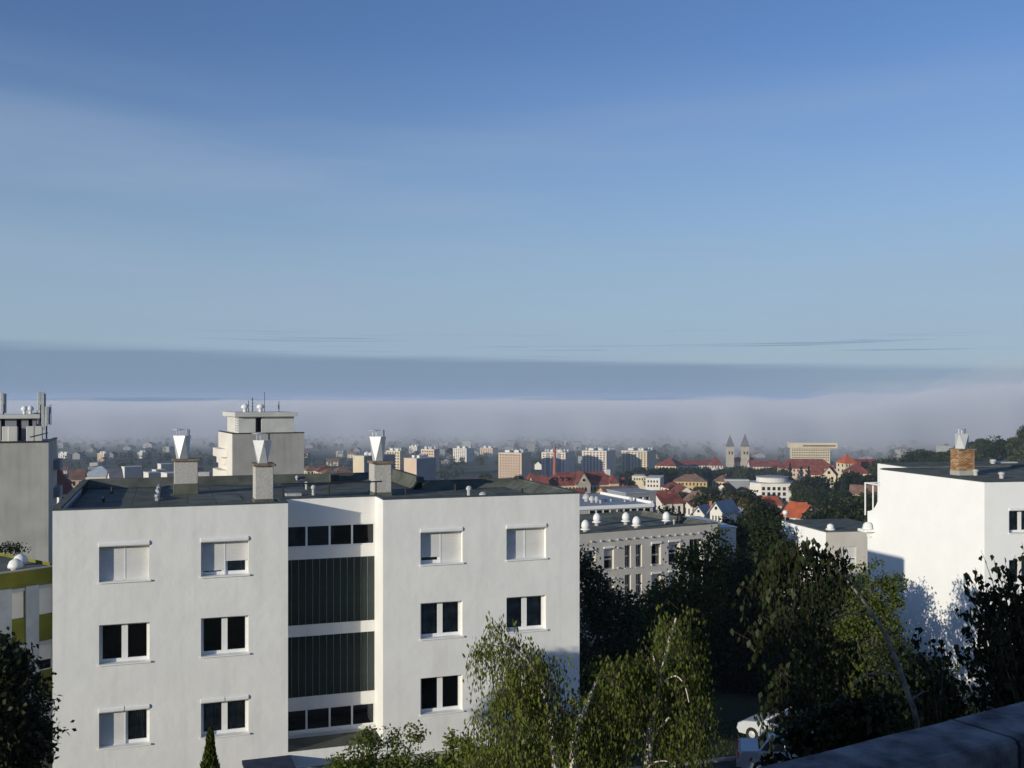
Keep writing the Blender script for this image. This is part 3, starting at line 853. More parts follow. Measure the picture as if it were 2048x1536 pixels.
for (a, b, c, d, k) in BW:
    w, h = b - a, d - c; mb = MB(); e = .004
    mb.box(e, .05, .37, .42, e, h - e); mb.box(w - .05, w - e, .37, .42, e, h - e); mb.box(.05, w - .05, .37, .42, e, .06); mb.box(.05, w - .05, .37, .42, h - .06, h - e)
    if k in ('slit',): mb.box(.05, w - .05, .365, .42, h * .47, h * .53)
    elif k == 'open': mb.box(w * .48, w * .54, .365, .42, .06, h - .06)
    else: mb.box(.05, w - .05, .365, .42, h * .40, h * .46)
    f = bg_.put('window', mb.mesh('window', M['white_paint']), a, 0, c)
    put('pane', pane_mesh(w - .1, h - .12), f, (.05, .395, .06))
    if k == 'half': put('shutter', shutter_mesh(w - .02, h * .8), f, (.01, .34, h * .19))
    if k == 'third': put('shutter', shutter_mesh(w - .02, h * .42), f, (.01, .34, h * .57))
    if k in ('boxed', 'third', 'half'): put('shutter_box', MB().bbox(0, w + .1, -.10, .0, 0, .16, .02).mesh('shutter_box', M['white_paint']), f, (-.05, -.002, h - .10))
    s = MB().box(-.03, w + .03, -.06, -.003, -.03, .02); put('sill', s.mesh('sill', M['white_paint']), f)
hood = MB(); hood.lathe([(.10, 0), (.09, .05), (.015, .13)], 8); hood = hood.mesh('vent_hood', M['beige'])
for cx, cy in ((825, 995), (905, 990), (975, 985), (1042, 978), (1115, 972), (1180, 966), (1250, 962), (1318, 957), (1384, 951), (1450, 945), (1514, 940), (1578, 935), (1642, 931), (1706, 924), (1768, 918), (1042, 1045), (1318, 1022), (1042, 1210), (1318, 1185), (1042, 1297), (1318, 1262)):
    px, py = 980 + cx / 4.096, 840 + cy / 4.096
    u = fbg.u(px); bg_.put('vent_hood', hood, u, -.11, fbg.z(py + 1, u))
egg = MB(); egg.lathe([(.26, .42), (.36, .50), (.38, .66), (.34, .86), (.24, 1.04), (.10, 1.14), (.02, 1.16)], 14)
egg.lathe([(.22, 0), (.22, .26), (.44, .28), (.46, .34), (.30, .42)], 14)
egg = egg.mesh('roof_ventilator', M['ball'], True)
for (px, py) in ((1171, 1066), (1194, 1051), (1252, 1049), (1273, 1058), (1333, 1048)):
    u, v = fbg.uv_at(px, py, ZT2 - .32)
    v = max(v, .95)
    bg_.put('roof_ventilator', egg, u, v, ZT2 - .32)
u, v = fbg.uv_at(1363, 1046, ZT2 - .3)
bg_.add('roof_hatch', MB().bbox(u - .25, u + .25, v, v + .5, ZT2 - .32, ZT2 + .45, .12), M['dark_metal'])
u, v = fbg.uv_at(1348, 1048, ZT2 - .3)
bg_.put('vent_pipe', vent_mesh(.08, .45, 'cap'), u, max(v, 1.0), ZT2 - .32)

# -------- its neighbour with a ribbon of windows under a grey sheet roof
fr = Frame(P(1150, 1020, 108).x, 108.0, R(22))
rib = Bld('office_building', 'low building with a ribbon of windows below a flat grey sheet roof and white fascia', 'building', fr, -28)
zt = fr.z(1008, fr.u(1305))
uE = fr.u(1306); u0 = -6
holes = []
n = 9; ua, ub = fr.u(1178), fr.u(1302)
for i in range(n):
    a = ua + (ub - ua) * i / n; holes.append((a + .08, ua + (ub - ua) * (i + 1) / n - .08, zt - 1.35, zt - .42))
mb = MB(); wall_holes(mb, u0, uE, -28, zt, 0, holes, .12, 0, 1, room_d=2)
VD = 13.5
mb.quad((uE, 0, -28), (uE, VD, -28), (uE, VD, zt), (uE, 0, zt)); mb.quad((u0, 0, -28), (u0, VD, -28), (u0, VD, zt), (u0, 0, zt)); mb.quad((u0, VD, -28), (uE, VD, -28), (uE, VD, zt), (u0, VD, zt))
rib.add('wall', mb, [M['concrete'], M['room']])
rib.add('roof', MB().box(u0 + .3, uE - .2, .1, VD, zt - .2, zt + .02), M['greyroof'])
mb = MB(); mb.box(u0, uE + .1, -.12, .12, zt - .30, zt + .08); mb.box(uE - .22, uE + .1, .122, VD - 1, zt - .1, zt + .32)
rib.add('fascia', mb, M['white_paint'])
for (a, b, c, d) in holes:
    w, h = b - a, d - c
    f = rib.put('window', MB().box(-.08, .0, -.02, .06, 0, h).box(0, w, .03, .08, .0, .04).mesh('window', M['white_paint']), a + .001, .01, c)
    put('pane', pane_mesh(w, h), f, (0, .06, 0))
for (px, py, r, h, k) in ((1173, 1003, .25, .9, 'dome'), (1184, 1005, .2, .75, 'dome'), (1193, 1005, .18, .7, 'dome'), (1201, 1007, .12, .4, 'cap'), (1262, 1003, .14, .5, 'dome'), (1212, 1002, .1, .3, 'cap'), (1222, 1003, .1, .3, 'cap'), (1250, 1004, .1, .3, 'cap')):
    u, v = fr.uv_at(px, py, zt)
    rib.put('roof_ventilator', vent_mesh(r, h, k), u, v, zt)
# dark stair head at its far end
fr2 = Frame(P(1252, 990, 124).x, 124.0, R(22))
b2 = Bld('plant_room', 'dark grey box-shaped roof block standing behind the ribbon-window building', 'building', fr2, -30)
ue = fr2.u(1312); zt = fr2.z(985, ue)
mb = MB(); ha = fr2.u(1278); wall_holes(mb, 0, ue, -30, zt, 0, [(ha, ha + .7, zt - 1.4, zt - .5), (ha + .95, ha + 1.5, zt - 1.4, zt - .5)], .1, 0, 1, room_d=1)
mb.quad((ue, 0, -30), (ue, 5, -30), (ue, 5, zt), (ue, 0, zt)); mb.quad((0, 0, -30), (0, 5, -30), (0, 5, zt), (0, 0, zt)); mb.quad((0, 5, -30), (ue, 5, -30), (ue, 5, zt), (0, 5, zt))
b2.add('wall', mb, [M['greypanel'], M['white_paint']])
b2.add('roof', MB().box(-.1, ue + .1, -.1, 5.1, zt, zt + .15), M['greyroof'])
# white annex whose pale roof shows past the beige block
fr3 = Frame(P(1380, 1056, 98).x, 98.0, R(12))
b3 = Bld('annex_building', 'plain white annex with a pale sheet roof beside the beige block', 'building', fr3, -26)
ue = fr3.u(1472); zt = fr3.z(1056, ue); dep = 9.5
mb = MB().box(0, ue, 0, dep, -26, zt); b3.add('wall', mb, M['stucco'])
b3.add('roof', MB().box(-.05, ue + .08, -.08, dep, zt + .002, zt + .12), M['paleroof'])
for px in (1452, 1464):
    u = fr3.u(px); b3.put('vent_hood', hood, u, -.1, fr3.z(1064, u))

# ================================================================== the white block on the right
FA2 = R(11.0)
fR = Frame(P(1969, 965, 53).x, 53.0, FA2)
GR = -19.0
rb = Bld('apartment_building', 'bright white block on the right with a curved end wall and one brick chimney', 'building', fR, GR)
ZTR = -(965 - 800) / F * 53
VE = 0
# find v where the left wall meets given photo columns
def v_on_left(fr, px):
    t = (px - 1024) / F
    return (t * fr.oy - fr.ox) / (fr.b[0] - t * fr.b[1])
vTop, vLow = v_on_left(fR, 1760), v_on_left(fR, 1735)
dT = fR.depth(0, vLow)
zCurve = -(1022 - 800) / F * dT
mb = MB()
# left wall seen end-on: its back edge sweeps out in a quarter curve above the balcony
prof = [(0, GR), (vLow, GR), (vLow, zCurve)]
for k in range(9):
    a = math.pi / 2 * k / 8
    prof.append((vLow - (vLow - vTop) * math.sin(a), zCurve + 1.75 * (1 - math.cos(a))))
prof.append((vTop, ZTR)); prof.append((0, ZTR))
i = len(mb.v); mb.poly([(0, y, z) for y, z in prof]); mb.poly([(.28, y, z) for y, z in prof][::-1])
for (y0, z0), (y1, z1) in zip(prof, prof[1:] + prof[:1]):
    mb.quad((0, y0, z0), (.28, y0, z0), (.28, y1, z1), (0, y1, z1))
WR = 13.0
wz = [(-(1067 - 800) / F * 53.2, -(1016 - 800) / F * 53.2)]
wz.append((wz[0][0] - 2.78, wz[0][1] - 2.78))
wu0 = fR.u(2018); holes = [(wu0, wu0 + 1.66, a, b) for a, b in wz] + [(wu0 + 4, wu0 + 5.66, a, b) for a, b in wz]
wall_holes(mb, .002, WR, GR, ZTR, -.002, holes, .325, 0, 1)
mb.quad((.28, vTop, GR), (WR, vTop, GR), (WR, vTop, ZTR), (.28, vTop, ZTR)); mb.quad((WR, 0, GR), (WR, vTop, GR), (WR, vTop, ZTR), (WR, 0, ZTR))
rb.add('wall', mb, [M['sunlit_white'], M['room']])
rb.add('roof', MB().box(.06, WR - .02, .06, vTop - .06, ZTR - .2, ZTR + .02), M['felt'])
mb = MB(); mb.box(-.015, WR, -.02, .16, ZTR + .022, ZTR + .07); mb.box(-.015, .16, .162, vTop + .01, ZTR + .022, ZTR + .07); mb.box(.162, WR, vTop - .15, vTop + .01, ZTR + .022, ZTR + .10)
rb.add('roof_edge', mb, M['flash'])
for k in range(11):
    rb.add('felt_sheet', MB().box(.2 + k * 1.1, 1.29 + k * 1.1, .2, vTop - .2, ZTR + .022, ZTR + .028 + .005 * (k % 3)), M['felt' if k % 3 else 'felt2'])
for k, h in enumerate(holes):
    casement(rb, *h, boxes=2 if k % 2 == 0 else 0, sh=(0, 0), curtain=True, seed=40 + k, v0=-.002)
# higher white parapet pieces at the back of this roof
u, v = fR.uv_at(1813, 937, ZTR)
v = vTop + .05; u = fR.u(1813, v)
mb = MB(); mb.prism([(u, v), (WR, v), (WR, v + 4), (u + .4, v + 4)], GR, ZTR + .10)
rb.add('back_wing_wall', mb, M['sunlit_white'])
rb.add('back_wing_roof', MB().prism([(u + .1, v + .03), (WR, v + .03), (WR, v + 4.1), (u + .5, v + 4.1)], ZTR + .102, ZTR + .15), M['felt'])
# brick stack: each brick laid
u0, v0 = fR.uv_at(1918, 951, ZTR + .03)
cw, cd, hb = 1.02, .80, 1.18
mb = MB().box(u0 + .012, u0 + cw - .012, v0 + .012, v0 + cd - .012, ZTR + .30, ZTR + .30 + hb)
ch = rb.add('chimney', mb, M['mortar'])
rb.add('chimney_base', MB().bbox(u0 - .03, u0 + cw + .03, v0 - .03, v0 + cd + .03, ZTR + .03, ZTR + .30, .03), M['concrete'], ch)
rb.add('cap', MB().bbox(u0 - .07, u0 + cw + .07, v0 - .07, v0 + cd + .07, ZTR + .30 + hb, ZTR + .38 + hb, .02), M['cap'], ch)
BM = [M['bricks'], M['bricks_dark'], M['bricks_pale'], M['bricks']]
BX = [MB().bbox(0, .240, 0, .11, 0, .060, .006).mesh('brick', m) for m in BM]; BY = [MB().bbox(0, .11, 0, .240, 0, .060, .006).mesh('brick', m) for m in BM]
rr = random.Random(9)
for c in range(16):
    z = ZTR + .305 + c * .0735
    off = 0 if c % 2 == 0 else .128
    x = u0 + off
    while x < u0 + cw - .2:
        put('brick', rr.choice(BX), ch, (x, v0 - rr.uniform(0, .010), z)); put('brick', rr.choice(BX), ch, (x, v0 + cd - .11, z)); x += .2567
    y = v0 + .1287 - off * .9 + .02
    while y < v0 + cd - .24:
        put('brick', rr.choice(BY), ch, (u0 - rr.uniform(0, .010), y, z)); y += .2567
cu, cv = u0 + .46, v0 + .4
cowl(ch, cu, cv, ZTR + .37 + hb, .88, .40, .38, R(20)); cowl_fittings(ch, cu, cv, ZTR + .37 + hb + .88, .3)
for (px, py, r, h, k) in ((1951, 951, .12, .36, 'cap'), (2003, 957, .12, .36, 'cap'), (1986, 931, .14, .42, 'cap')):
    u, v = fR.uv_at(px, py, ZTR + .03); rb.put('vent_pipe', vent_mesh(r, h, k), u, v, ZTR + .03)
u, v = fR.uv_at(2008, 930, ZTR + .03)
rb.add('skylight', MB().bbox(u - .6, u + 1.1, v, v + .7, ZTR + .03, ZTR + .22, .05), M['vent'])
# balcony pipe frame behind the curved wall
mb = MB(); yb = vLow + .35; ztb = -(966 - 800) / F * fR.depth(0, yb)
for u, y in ((.05, yb), (.6, yb)): mb.tube([(u, y, zCurve - .3), (u, y, ztb)], .05, 6)
mb.tube([(.05, yb, ztb), (.05, vTop + .1, ztb)], .05, 6); mb.tube([(0.0, yb, ztb), (2.5, yb, ztb)], .05, 6)
rb.add('balcony_frame', mb, M['white_paint'])
# ventilator on a wall shelf
yv = v_on_left(fR, 1742); zs = -(1057 - 800) / F * fR.depth(0, yv)
rb.add('wall_shelf', MB().bbox(-.75, -.004, yv - .55, yv + .35, zs - .16, zs, .03).box(-.3, -.006, yv - .2, yv + .0, zs - .5, zs - .17), M['white_paint'])
mb = MB().lathe([(.30, 0), (.34, .06), (.30, .09), (.26, .30), (.14, .42), (.03, .45)], 14, (-.34, yv - .15, zs)); rb.add('wall_ventilator', mb, M['ball'], smooth=True)

# lower white annex further down the slope
D0 = 90.0
fA = Frame(P(1652, 1065, D0).x, D0, FA2)
an = Bld('annex_building', 'lower white annex with dark flat roof between the trees and the bright white block', 'building', fA, -24)
za = -(1065 - 800) / F * D0; vb = v_on_left(fA, 1564); ue = 7.0
wu = fA.u(1686); h = [(wu, fA.u(1712.5), -(1132 - 800) / F * D0, -(1095 - 800) / F * D0)]
mb = MB(); wall_holes(mb, 0, ue, -24, za, 0, h, .18, 0, 1)
mb.quad((0, vb, -24), (0, 0, -24), (0, 0, za), (0, vb, za)); mb.quad((ue, 0, -24), (ue, vb, -24), (ue, vb, za), (ue, 0, za)); mb.quad((ue, vb, -24), (0, vb, -24), (0, vb, za), (ue, vb, za))
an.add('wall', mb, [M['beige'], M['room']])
an.add('sunlit_gable', MB().box(-.02, -.003, .0, vb, -26, za), M['sunlit_white'])  # sunny side whiter than the beige front: sunlight put into the colour
an.add('roof', MB().box(.02, ue, .02, vb - .02, za + .002, za + .10), M['felt'])
a, b_, c, d = h[0]; w, hh = b_ - a, d - c
f = an.put('window', MB().box(.004, .05, .15, .2, 0, hh).box(w - .05, w - .004, .15, .2, 0, hh).box(.05, w - .05, .15, .2, hh * .36, hh * .44).box(.05, w - .05, .15, .2, 0, .06).mesh('window', M['white_paint']), a, 0, c)
put('pane', pane_mesh(w - .1, hh), f, (.05, .175, 0)); put('shutter', shutter_mesh(w - .02, hh * .55), f, (.01, .13, hh * .44))
put('shutter', shutter_mesh(w - .12, hh * .22), f, (.06, .13, hh * .08))
mb = MB().lathe([(.42, 0), (.46, .07), (.40, .12), (.30, .16), (.33, .34), (.24, .50), (.06, .58)], 14); mb2 = mb.mesh('roof_ventilator', M['ball'], True)
u, v = fA.uv_at(1659, 1060, za + .1); an.put('roof_ventilator', mb2, u + .1, max(v, .6), za + .1)
u, v = fA.uv_at(1566, 1039, za + .1); an.put('lamp_globe', MB().lathe([(.04, 0), (.04, .5), (.2, .56), (.28, .75), (.2, .95), (.03, 1.0)], 10).mesh('lamp_globe', M['ball'], True), .2, vb - .3, za + .1)

# ================================================================== left edge: grey tower, olive-fronted block
fT = Frame(P(-120, 886, 93).x, 93.0, R(20))
tw = Bld('tower_block', 'grey concrete tower block with a cluster of radio antennas on its roof', 'tower', fT, -34)
zt = -(886 - 800) / F * 95.0; ue = fT.u(97); dep = 9.5
zt2 = zt
tw.add('wall', MB().box(0, ue, 0, dep, -34, zt), M['concrete'])
bal = MB().bbox(.002, .6, 5.5, 9, 0, 1.0, .05).mesh('balcony', M['greypanel'])
for k in range(6): tw.put('balcony', bal, ue, 0, zt - 3 - k * 2.8)
tw.add('roof_edge', MB().box(-.05, ue + .06, -.05, .3, zt + .002, zt + .16).box(ue - .3, ue + .06, .302, dep + .05, zt + .002, zt + .16), M['dark_metal'])
ph = fT.u(72, 2.0)
mb = MB(); hz0, hz1 = zt + .1, zt + 2.3
holes = [(fT.u(2, 2), fT.u(10, 2), hz0 + .1, hz1 - .1), (fT.u(33, 2), fT.u(43, 2), hz0 + .05, hz1 - .1), (fT.u(57, 2), fT.u(65, 2), hz0 + .4, hz1 - .1)]
wall_holes(mb, 0, ph, hz0 - .1, hz1, 2.0, holes, .2, 0, 1, room_d=1.5)
mb.quad((ph, 2, hz0), (ph, 7, hz0), (ph, 7, hz1), (ph, 2, hz1)); mb.quad((0, 7, hz0), (ph, 7, hz0), (ph, 7, hz1), (0, 7, hz1)); mb.quad((0, 2, hz0), (0, 7, hz0), (0, 7, hz1), (0, 2, hz1))
tw.add('penthouse', mb, [M['greypanel'], M['dark_room']])
tw.add('penthouse_roof', MB().bbox(-.3, ph + .4, 1.5, 7.4, hz1, hz1 + .38, .03), M['concrete_pale'])
cab = MB().bbox(0, .8, 0, .6, 0, 1.5, .04).mesh('equipment_cabinet', M['concrete_pale'])
for px in (1, 14, 50, 64): tw.put('equipment_cabinet', cab, fT.u(px), 1.0 if px != 14 else .8, zt + .05)
pan = MB().bbox(-.13, .13, -.07, .07, 0, 1.9, .03).mesh('panel_antenna', M['vent']); pan2 = MB().bbox(-.1, .1, -.06, .06, 0, 1.1, .03).mesh('panel_antenna', M['vent'])
def mast(px, y0, y1, v, pans=()):
    u = fT.u(px, v); D = fT.depth(u, v); z0, z1 = -(y0 - 800) / F * D, -(y1 - 800) / F * D
    mb = MB().tube([(u, v, z0), (u, v, z1)], .07, 6)
    m = tw.add('antenna_mast', mb, M['dark_metal'])
    for dx, dv, yy, kind in pans: put('panel_antenna', pan if kind else pan2, m, (u + dx, v + dv, -(yy - 800) / F * D))
mast(7, 852, 808, 3.0, [(-.1, -.15, 824, 1), (.12, .1, 826, 1)])
mast(82, 875, 810, 2.2, [(-.16, -.16, 822, 1), (.18, -.1, 823, 1), (.3, .1, 826, 1), (-.38, -.1, 842, 0)])
mast(93, 878, 838, 1.2, [(-.30, -.1, 850, 1), (.02, -.15, 852, 1), (.36, -.05, 850, 0), (-.25, -.1, 860, 0), (.3, .1, 848, 1)])
mast(48, 852, 843, 3.2); mast(33, 852, 846, 3.5); mast(24, 852, 843, 3.4); mast(75, 862, 848, 3)
mushroom = MB().lathe([(.22, 0), (.26, .12), (.26, .45), (.50, .55), (.52, .72), (.36, .98), (.08, 1.10)], 12).mesh('roof_ventilator', M['ball'], True)
for px in (49, 61):
    u = fT.u(px, 3.5); o = tw.put('roof_ventilator', mushroom, u, 3.5, hz1 + .38); o.scale = (.62, .62, .75)
mb = MB().tube([(fT.u(66, 2), 2.0, zt + 2.8), (fT.u(93, 2), 1.6, zt + 2.8)], .05, 5).tube([(fT.u(60, 1), 1, zt + .5), (fT.u(96, 1), 1, zt + .9)], .05, 5)
tw.add('cable_tray', mb, M['dark_metal'])

fG = Frame(P(-40, 1152, 44.2).x, 44.2, R(51.9))
gb = Bld('apartment_building', 'shaded block with olive green spandrels and grey pilasters at the left edge', 'building', fG, -19)
zg = -(1147 - 800) / F * 45.0
ue = fG.u(128)
cols = [(fG.u(23), fG.u(49)), (fG.u(77.5), fG.u(106))]
pil = [(fG.u(-30), fG.u(22)), (fG.u(50), fG.u(76.5)), (fG.u(107), fG.u(128))]
def zG(py, px): u = fG.u(px); return -(py - 800) / F * fG.depth(u)
rows = [(zG(1239, 30), zG(1183, 30)), (zG(1297, 30), zG(1257, 30)), (zG(1375, 90), zG(1327, 90))]
rows = [rows[0], (rows[0][0] - 2.6, rows[0][1] - 2.6 + .0), (rows[0][0] - 5.2, rows[0][1] - 5.2)]
holes = [(a, b, c, d) for (a, b) in cols for (c, d) in rows]
mb = MB(); wall_holes(mb, fG.u(-30), ue, -19, zg, 0, holes, .12, 0, 1, room_d=2)
mb.quad((ue, 0, -19), (ue, 9, -19), (ue, 9, zg), (ue, 0, zg)); mb.quad((fG.u(-30), 9, -19), (ue, 9, -19), (ue, 9, zg), (fG.u(-30), 9, zg)); mb.quad((fG.u(-30), 0, -19), (fG.u(-30), 9, -19), (fG.u(-30), 9, zg), (fG.u(-30), 0, zg))
gb.add('wall', mb, [M['green_render'], M['room']])
for a, b in pil: gb.add('pilaster', MB().bbox(a, b, -.10, -.003, -19, zg - .72, .015), M['greywhite'])
for ci, (a, b) in enumerate(cols):
    for ri, (c, d) in enumerate(rows):
        w, h = b - a, d - c
        f = gb.put('window', MB().box(.003, .05, .1, .15, 0, h).box(w - .05, w - .003, .1, .15, 0, h).box(.05, w - .05, .1, .15, 0, .05).box(.05, w - .05, .1, .15, h - .05, h - .003).mesh('window', M['white_paint']), a, 0, c)
        put('pane', pane_mesh(w - .1, h - .1), f, (.05, .125, .05))
        sh = [[.98, .0, .9], [.98, .62, 1]][ci][ri]
        if sh: put('shutter', shutter_mesh(w - .01, (h - .02) * sh), f, (.005, .08, h - .01 - (h - .02) * sh))
        put('shutter_box', MB().bbox(0, w, -.06, .06, 0, .14, .02).mesh('shutter_box', M['greywhite']), f, (0, 0, h - .02))
gb.add('roof', MB().box(fG.u(-30) + .05, ue - .05, .2, 8.9, zg - .3, zg - .15), M['felt2'])
gb.add('roof_edge', MB().box(fG.u(-30), ue + .02, -.04, .22, zg + .002, zg + .05), M['concrete'])
gb.add('back_parapet', MB().box(fG.u(-30), ue + .02, 8.7, 9.04, zg + .002, zg + .75), M['concrete'])
mb = MB().lathe([(.20, 0), (.20, .1), (.34, .14), (.34, .24), (.26, .44), (.10, .54), (.02, .56)], 14)
mb = mb.mesh('roof_ventilator', M['ball'], True)
u, v = fG.uv_at(41, 1131, zg - .15); gb.put('roof_ventilator', mb, u, v, zg - .15)
u, v = fG.uv_at(31, 1141, zg - .15); gb.put('roof_ventilator', mb, u, v, zg - .15)

# ================================================================== tower block behind the main roof
D1 = 128.0
fK = Frame(P(465, 868, D1).x, D1, R(25))
tk = Bld('tower_block', 'grey tower block with a white-edged penthouse rising behind the main roof', 'tower', fK, -40)
zt = -(868 - 800) / F * D1; ue = fK.u(608); dep = 11.4
tk.add('wall', MB().box(0, ue, 0, dep, -40, zt), M['concrete'])
tk.add('sunlit_gable', MB().box(-.03, -.004, 0, dep, -40, zt - .001), M['offwhite'])  # sunlit side painted lighter than the concrete, the light is in its colour
tk.add('roof_edge', MB().box(-.06, ue + .06, -.06, .35, zt + .002, zt + .12).box(-.06, .35, .352, dep, zt + .002, zt + .12), M['dark_metal'])
pu0, pu1 = fK.u(477, 3), fK.u(588, 3); hz = zt + 2.15
mb = MB(); wall_holes(mb, pu0, pu1, zt, hz, 3, [(fK.u(511, 3), fK.u(523, 3), zt + .08, hz - .12)], .25, 0, 1, room_d=1.5)
mb.quad((pu0, 3, zt), (pu0, 12, zt), (pu0, 12, hz), (pu0, 3, hz)); mb.quad((pu1, 3, zt), (pu1, 12, zt), (pu1, 12, hz), (pu1, 3, hz)); mb.quad((pu0, 12, zt), (pu1, 12, zt), (pu1, 12, hz), (pu0, 12, hz))
tk.add('penthouse', mb, [M['concrete_pale'], M['dark_room']])
tk.add('penthouse_roof', MB().bbox(pu0 - .55, pu1 + .45, 2.5, 12.5, hz + .002, hz + .58, .03), M['concrete_pale'])
for (px, r, h) in ((490, .5, .95), (521, .5, 1.05)):
    u = fK.u(px, 5); tk.put('roof_ventilator', mushroom, u, 5, hz + .58)
for (px, y1, r) in ((497, 801, .05), (505, 795, .06), (529, 784, .04), (558, 803, .05), (566, 825, .04), (541, 826, .03)):
    u = fK.u(px, 5); z1 = -(y1 - 800) / F * fK.depth(u, 5)
    mb = MB().tube([(u, 5, hz + .55), (u, 5, z1)], r, 5)
    if px == 505:
        for k in range(5): mb.tube([(u - .25 + .03 * k, 5, z1 - .3 - k * .45), (u + .25 - .03 * k, 5, z1 - .3 - k * .45)], .02, 4)
    if px == 558: mb.bbox(u - .15, u + .02, 4.8, 4.95, z1 - 1.0, z1 - .4, .02)
    tk.add('antenna_mast', mb, M['dark_metal'])
# ladder and stacked balconies on its sunny side
mb = MB()
for k in range(6): mb.box(pu0 - .42, pu0 - .05, 3.2, 4.2, zt + .3 + k * .32, zt + .42 + k * .32)
tk.add('ladder', mb, M['white_paint'])
for k in range(5):
    z = zt - 2.2 - k * 2.8
    mb = MB(); mb.prism([(-1.0, 4.6), (-.05, 3.6), (-.05, 10.8), (-1.0, 9.8)], z - 1.0, z + .08); mb.prism([(-.6, 5.2), (-.05, 4.6), (-.05, 9.8), (-.6, 9.2)], z - 1.9, z - 1.01)
    tk.add('balcony', mb, M['offwhite'])

# ================================================================== near trees
def limb_points(pts, n=10):
    """smooth a polyline of (px, py, depth) photo sights into points in the scene"""
    q = [P(*p) for p in pts]; out = []
    for i in range(len(q) - 1):
        p0, p1, p2, p3 = q[max(i - 1, 0)], q[i], q[i + 1], q[min(i + 2, len(q) - 1)]
        for k in range(n):
            t = k / n
            out.append(.5 * ((2 * p1) + (p2 - p0) * t + (2 * p0 - 5 * p1 + 4 * p2 - p3) * t * t + (3 * p1 - p0 - 3 * p2 + p3) * t ** 3))
    out.append(q[-1]); return out
def weeping_birch(name, label, limbs, strands, base, leafL, leafW, mleaf, mbark, seed, group=None, twig_r=.0042, step=.055):
    """limbs: [(sights, r0, r1)], strands: [(start point, outward, length)]: twigs arch out and then hang, leaves all along"""
    rng = np.random.default_rng(seed)
    base = Vector(base); base.z = ground_z(base.x, base.y) - .2
    root = thing(name, label, 'tree', tuple(base), 0, group)
    mb = MB()
    for pts, r0, r1 in limbs:
        q = [p - base for p in pts]
        mb.tube(q, [r0 + (r1 - r0) * (i / (len(q) - 1)) ** .8 for i in range(len(q))], 7)
    mb.build('trunk', mbark, root, True)
    tw = MB(); C_, A_, N_ = [], [], []
    for st, out, ln in strands:
        p = Vector(st); d = Vector(out).normalized(); pts = [p.copy()]; s = 0
        dirv = (d * .55 + Vector((0, 0, .45 + .3 * rng.random()))).normalized() * .75; seg = step * 1.6
        sway = Vector((rng.normal(), rng.normal(), 0)) * .10
        while s < ln:
            k = min(1, s / max(.35, ln * .35))
            g = (dirv * (1 - k) + Vector((sway.x, sway.y, -1)) * k * 1.1).normalized()
            p = p + g * seg; pts.append(p.copy()); s += seg
            for _ in range(3 if s > .12 else 1):
                off = rng.normal(size=3) * np.array([.042, .042, .03])
                C_.append((p.x - base.x + off[0], p.y - base.y + off[1], p.z - base.z + off[2] - leafL * .4))
                A_.append((rng.normal() * .24, rng.normal() * .24, -1)); N_.append(rng.normal(size=3))
        tw.tube([q - base for q in pts[::2] + [pts[-1]]], twig_r * .7, 3, cap=False)
    tag(tw.build('twigs', M['twig'], root), kind='stuff')
    c = np.array(C_); n = len(c); s = rng.uniform(.65, 1.25, n)
    v, f = leaves(c, np.array(A_), unit(np.array(N_)), leafL * s, leafW * s)
    o = link('crown', np_mesh('crown', v, f, mleaf), root)
    return root

rng = np.random.default_rng(21)
def strands_in(rng, outline, n, D, dd, ln, rise=0.0):
    """hanging twigs started at random inside photo-space boxes (px0, px1, py0, py1, weight) at depth about D"""
    out = []
    w = np.array([o[4] for o in outline], float); w /= w.sum()
    cen = []
    for i in rng.choice(len(outline), max(12, n // 7), p=w):
        a, b, c, d, _ = outline[i]
        cen.append((rng.uniform(a, b), rng.uniform(c, d), D + rng.normal() * dd))
    for i in rng.choice(len(cen), n):                      # twigs hang in bunches with gaps between
        px, py, dep = cen[i]
        p = P(px + rng.normal() * 9, py + rng.normal() * 9, dep + rng.normal() * .06)
        ang = rng.uniform(0, 6.28)
        out.append(((p.x, p.y, p.z), (math.cos(ang), math.sin(ang), 0), rng.uniform(*ln)))
    return out
# birch in front of the right half of the white block
D = 11.0
limbs = [(limb_points([(1150, 2600, D), (1135, 1900, D), (1112, 1540, D), (1104, 1450, D), (1088, 1392, D), (1072, 1345, D - .1), (1046, 1312, D - .2), (1012, 1290, D - .3), (988, 1296, D - .35)]), .065, .006),
         (limb_points([(1110, 1445, D), (1108, 1400, D + .1), (1100, 1365, D + .2), (1082, 1330, D + .25), (1096, 1318, D + .3)]), .028, .005),
         (limb_points([(1078, 1358, D), (1050, 1348, D + .2), (1030, 1358, D + .3)]), .016, .004),
         (limb_points([(1128, 1750, D), (1150, 1480, D + .1), (1170, 1420, D + .1), (1192, 1365, D + .2), (1204, 1338, D + .2)]), .055, .008)]
st = strands_in(rng, [(978, 1030, 1268, 1330, 3), (975, 1060, 1320, 1420, 5), (1040, 1110, 1310, 1370, 3), (975, 1110, 1400, 1540, 8), (950, 1060, 1470, 1560, 3), (1090, 1122, 1340, 1480, 2), (1105, 1150, 1370, 1520, 2)], 560, D, .36, (.15, .70))
weeping_birch('weeping_birch', 'sunlit weeping birch with curved pale stem in front of the white block wall', limbs, st, (P(1150, 1600, D).x, D, 0), .056, .024, M['leaf_birch'], M['birchbark'], 3)
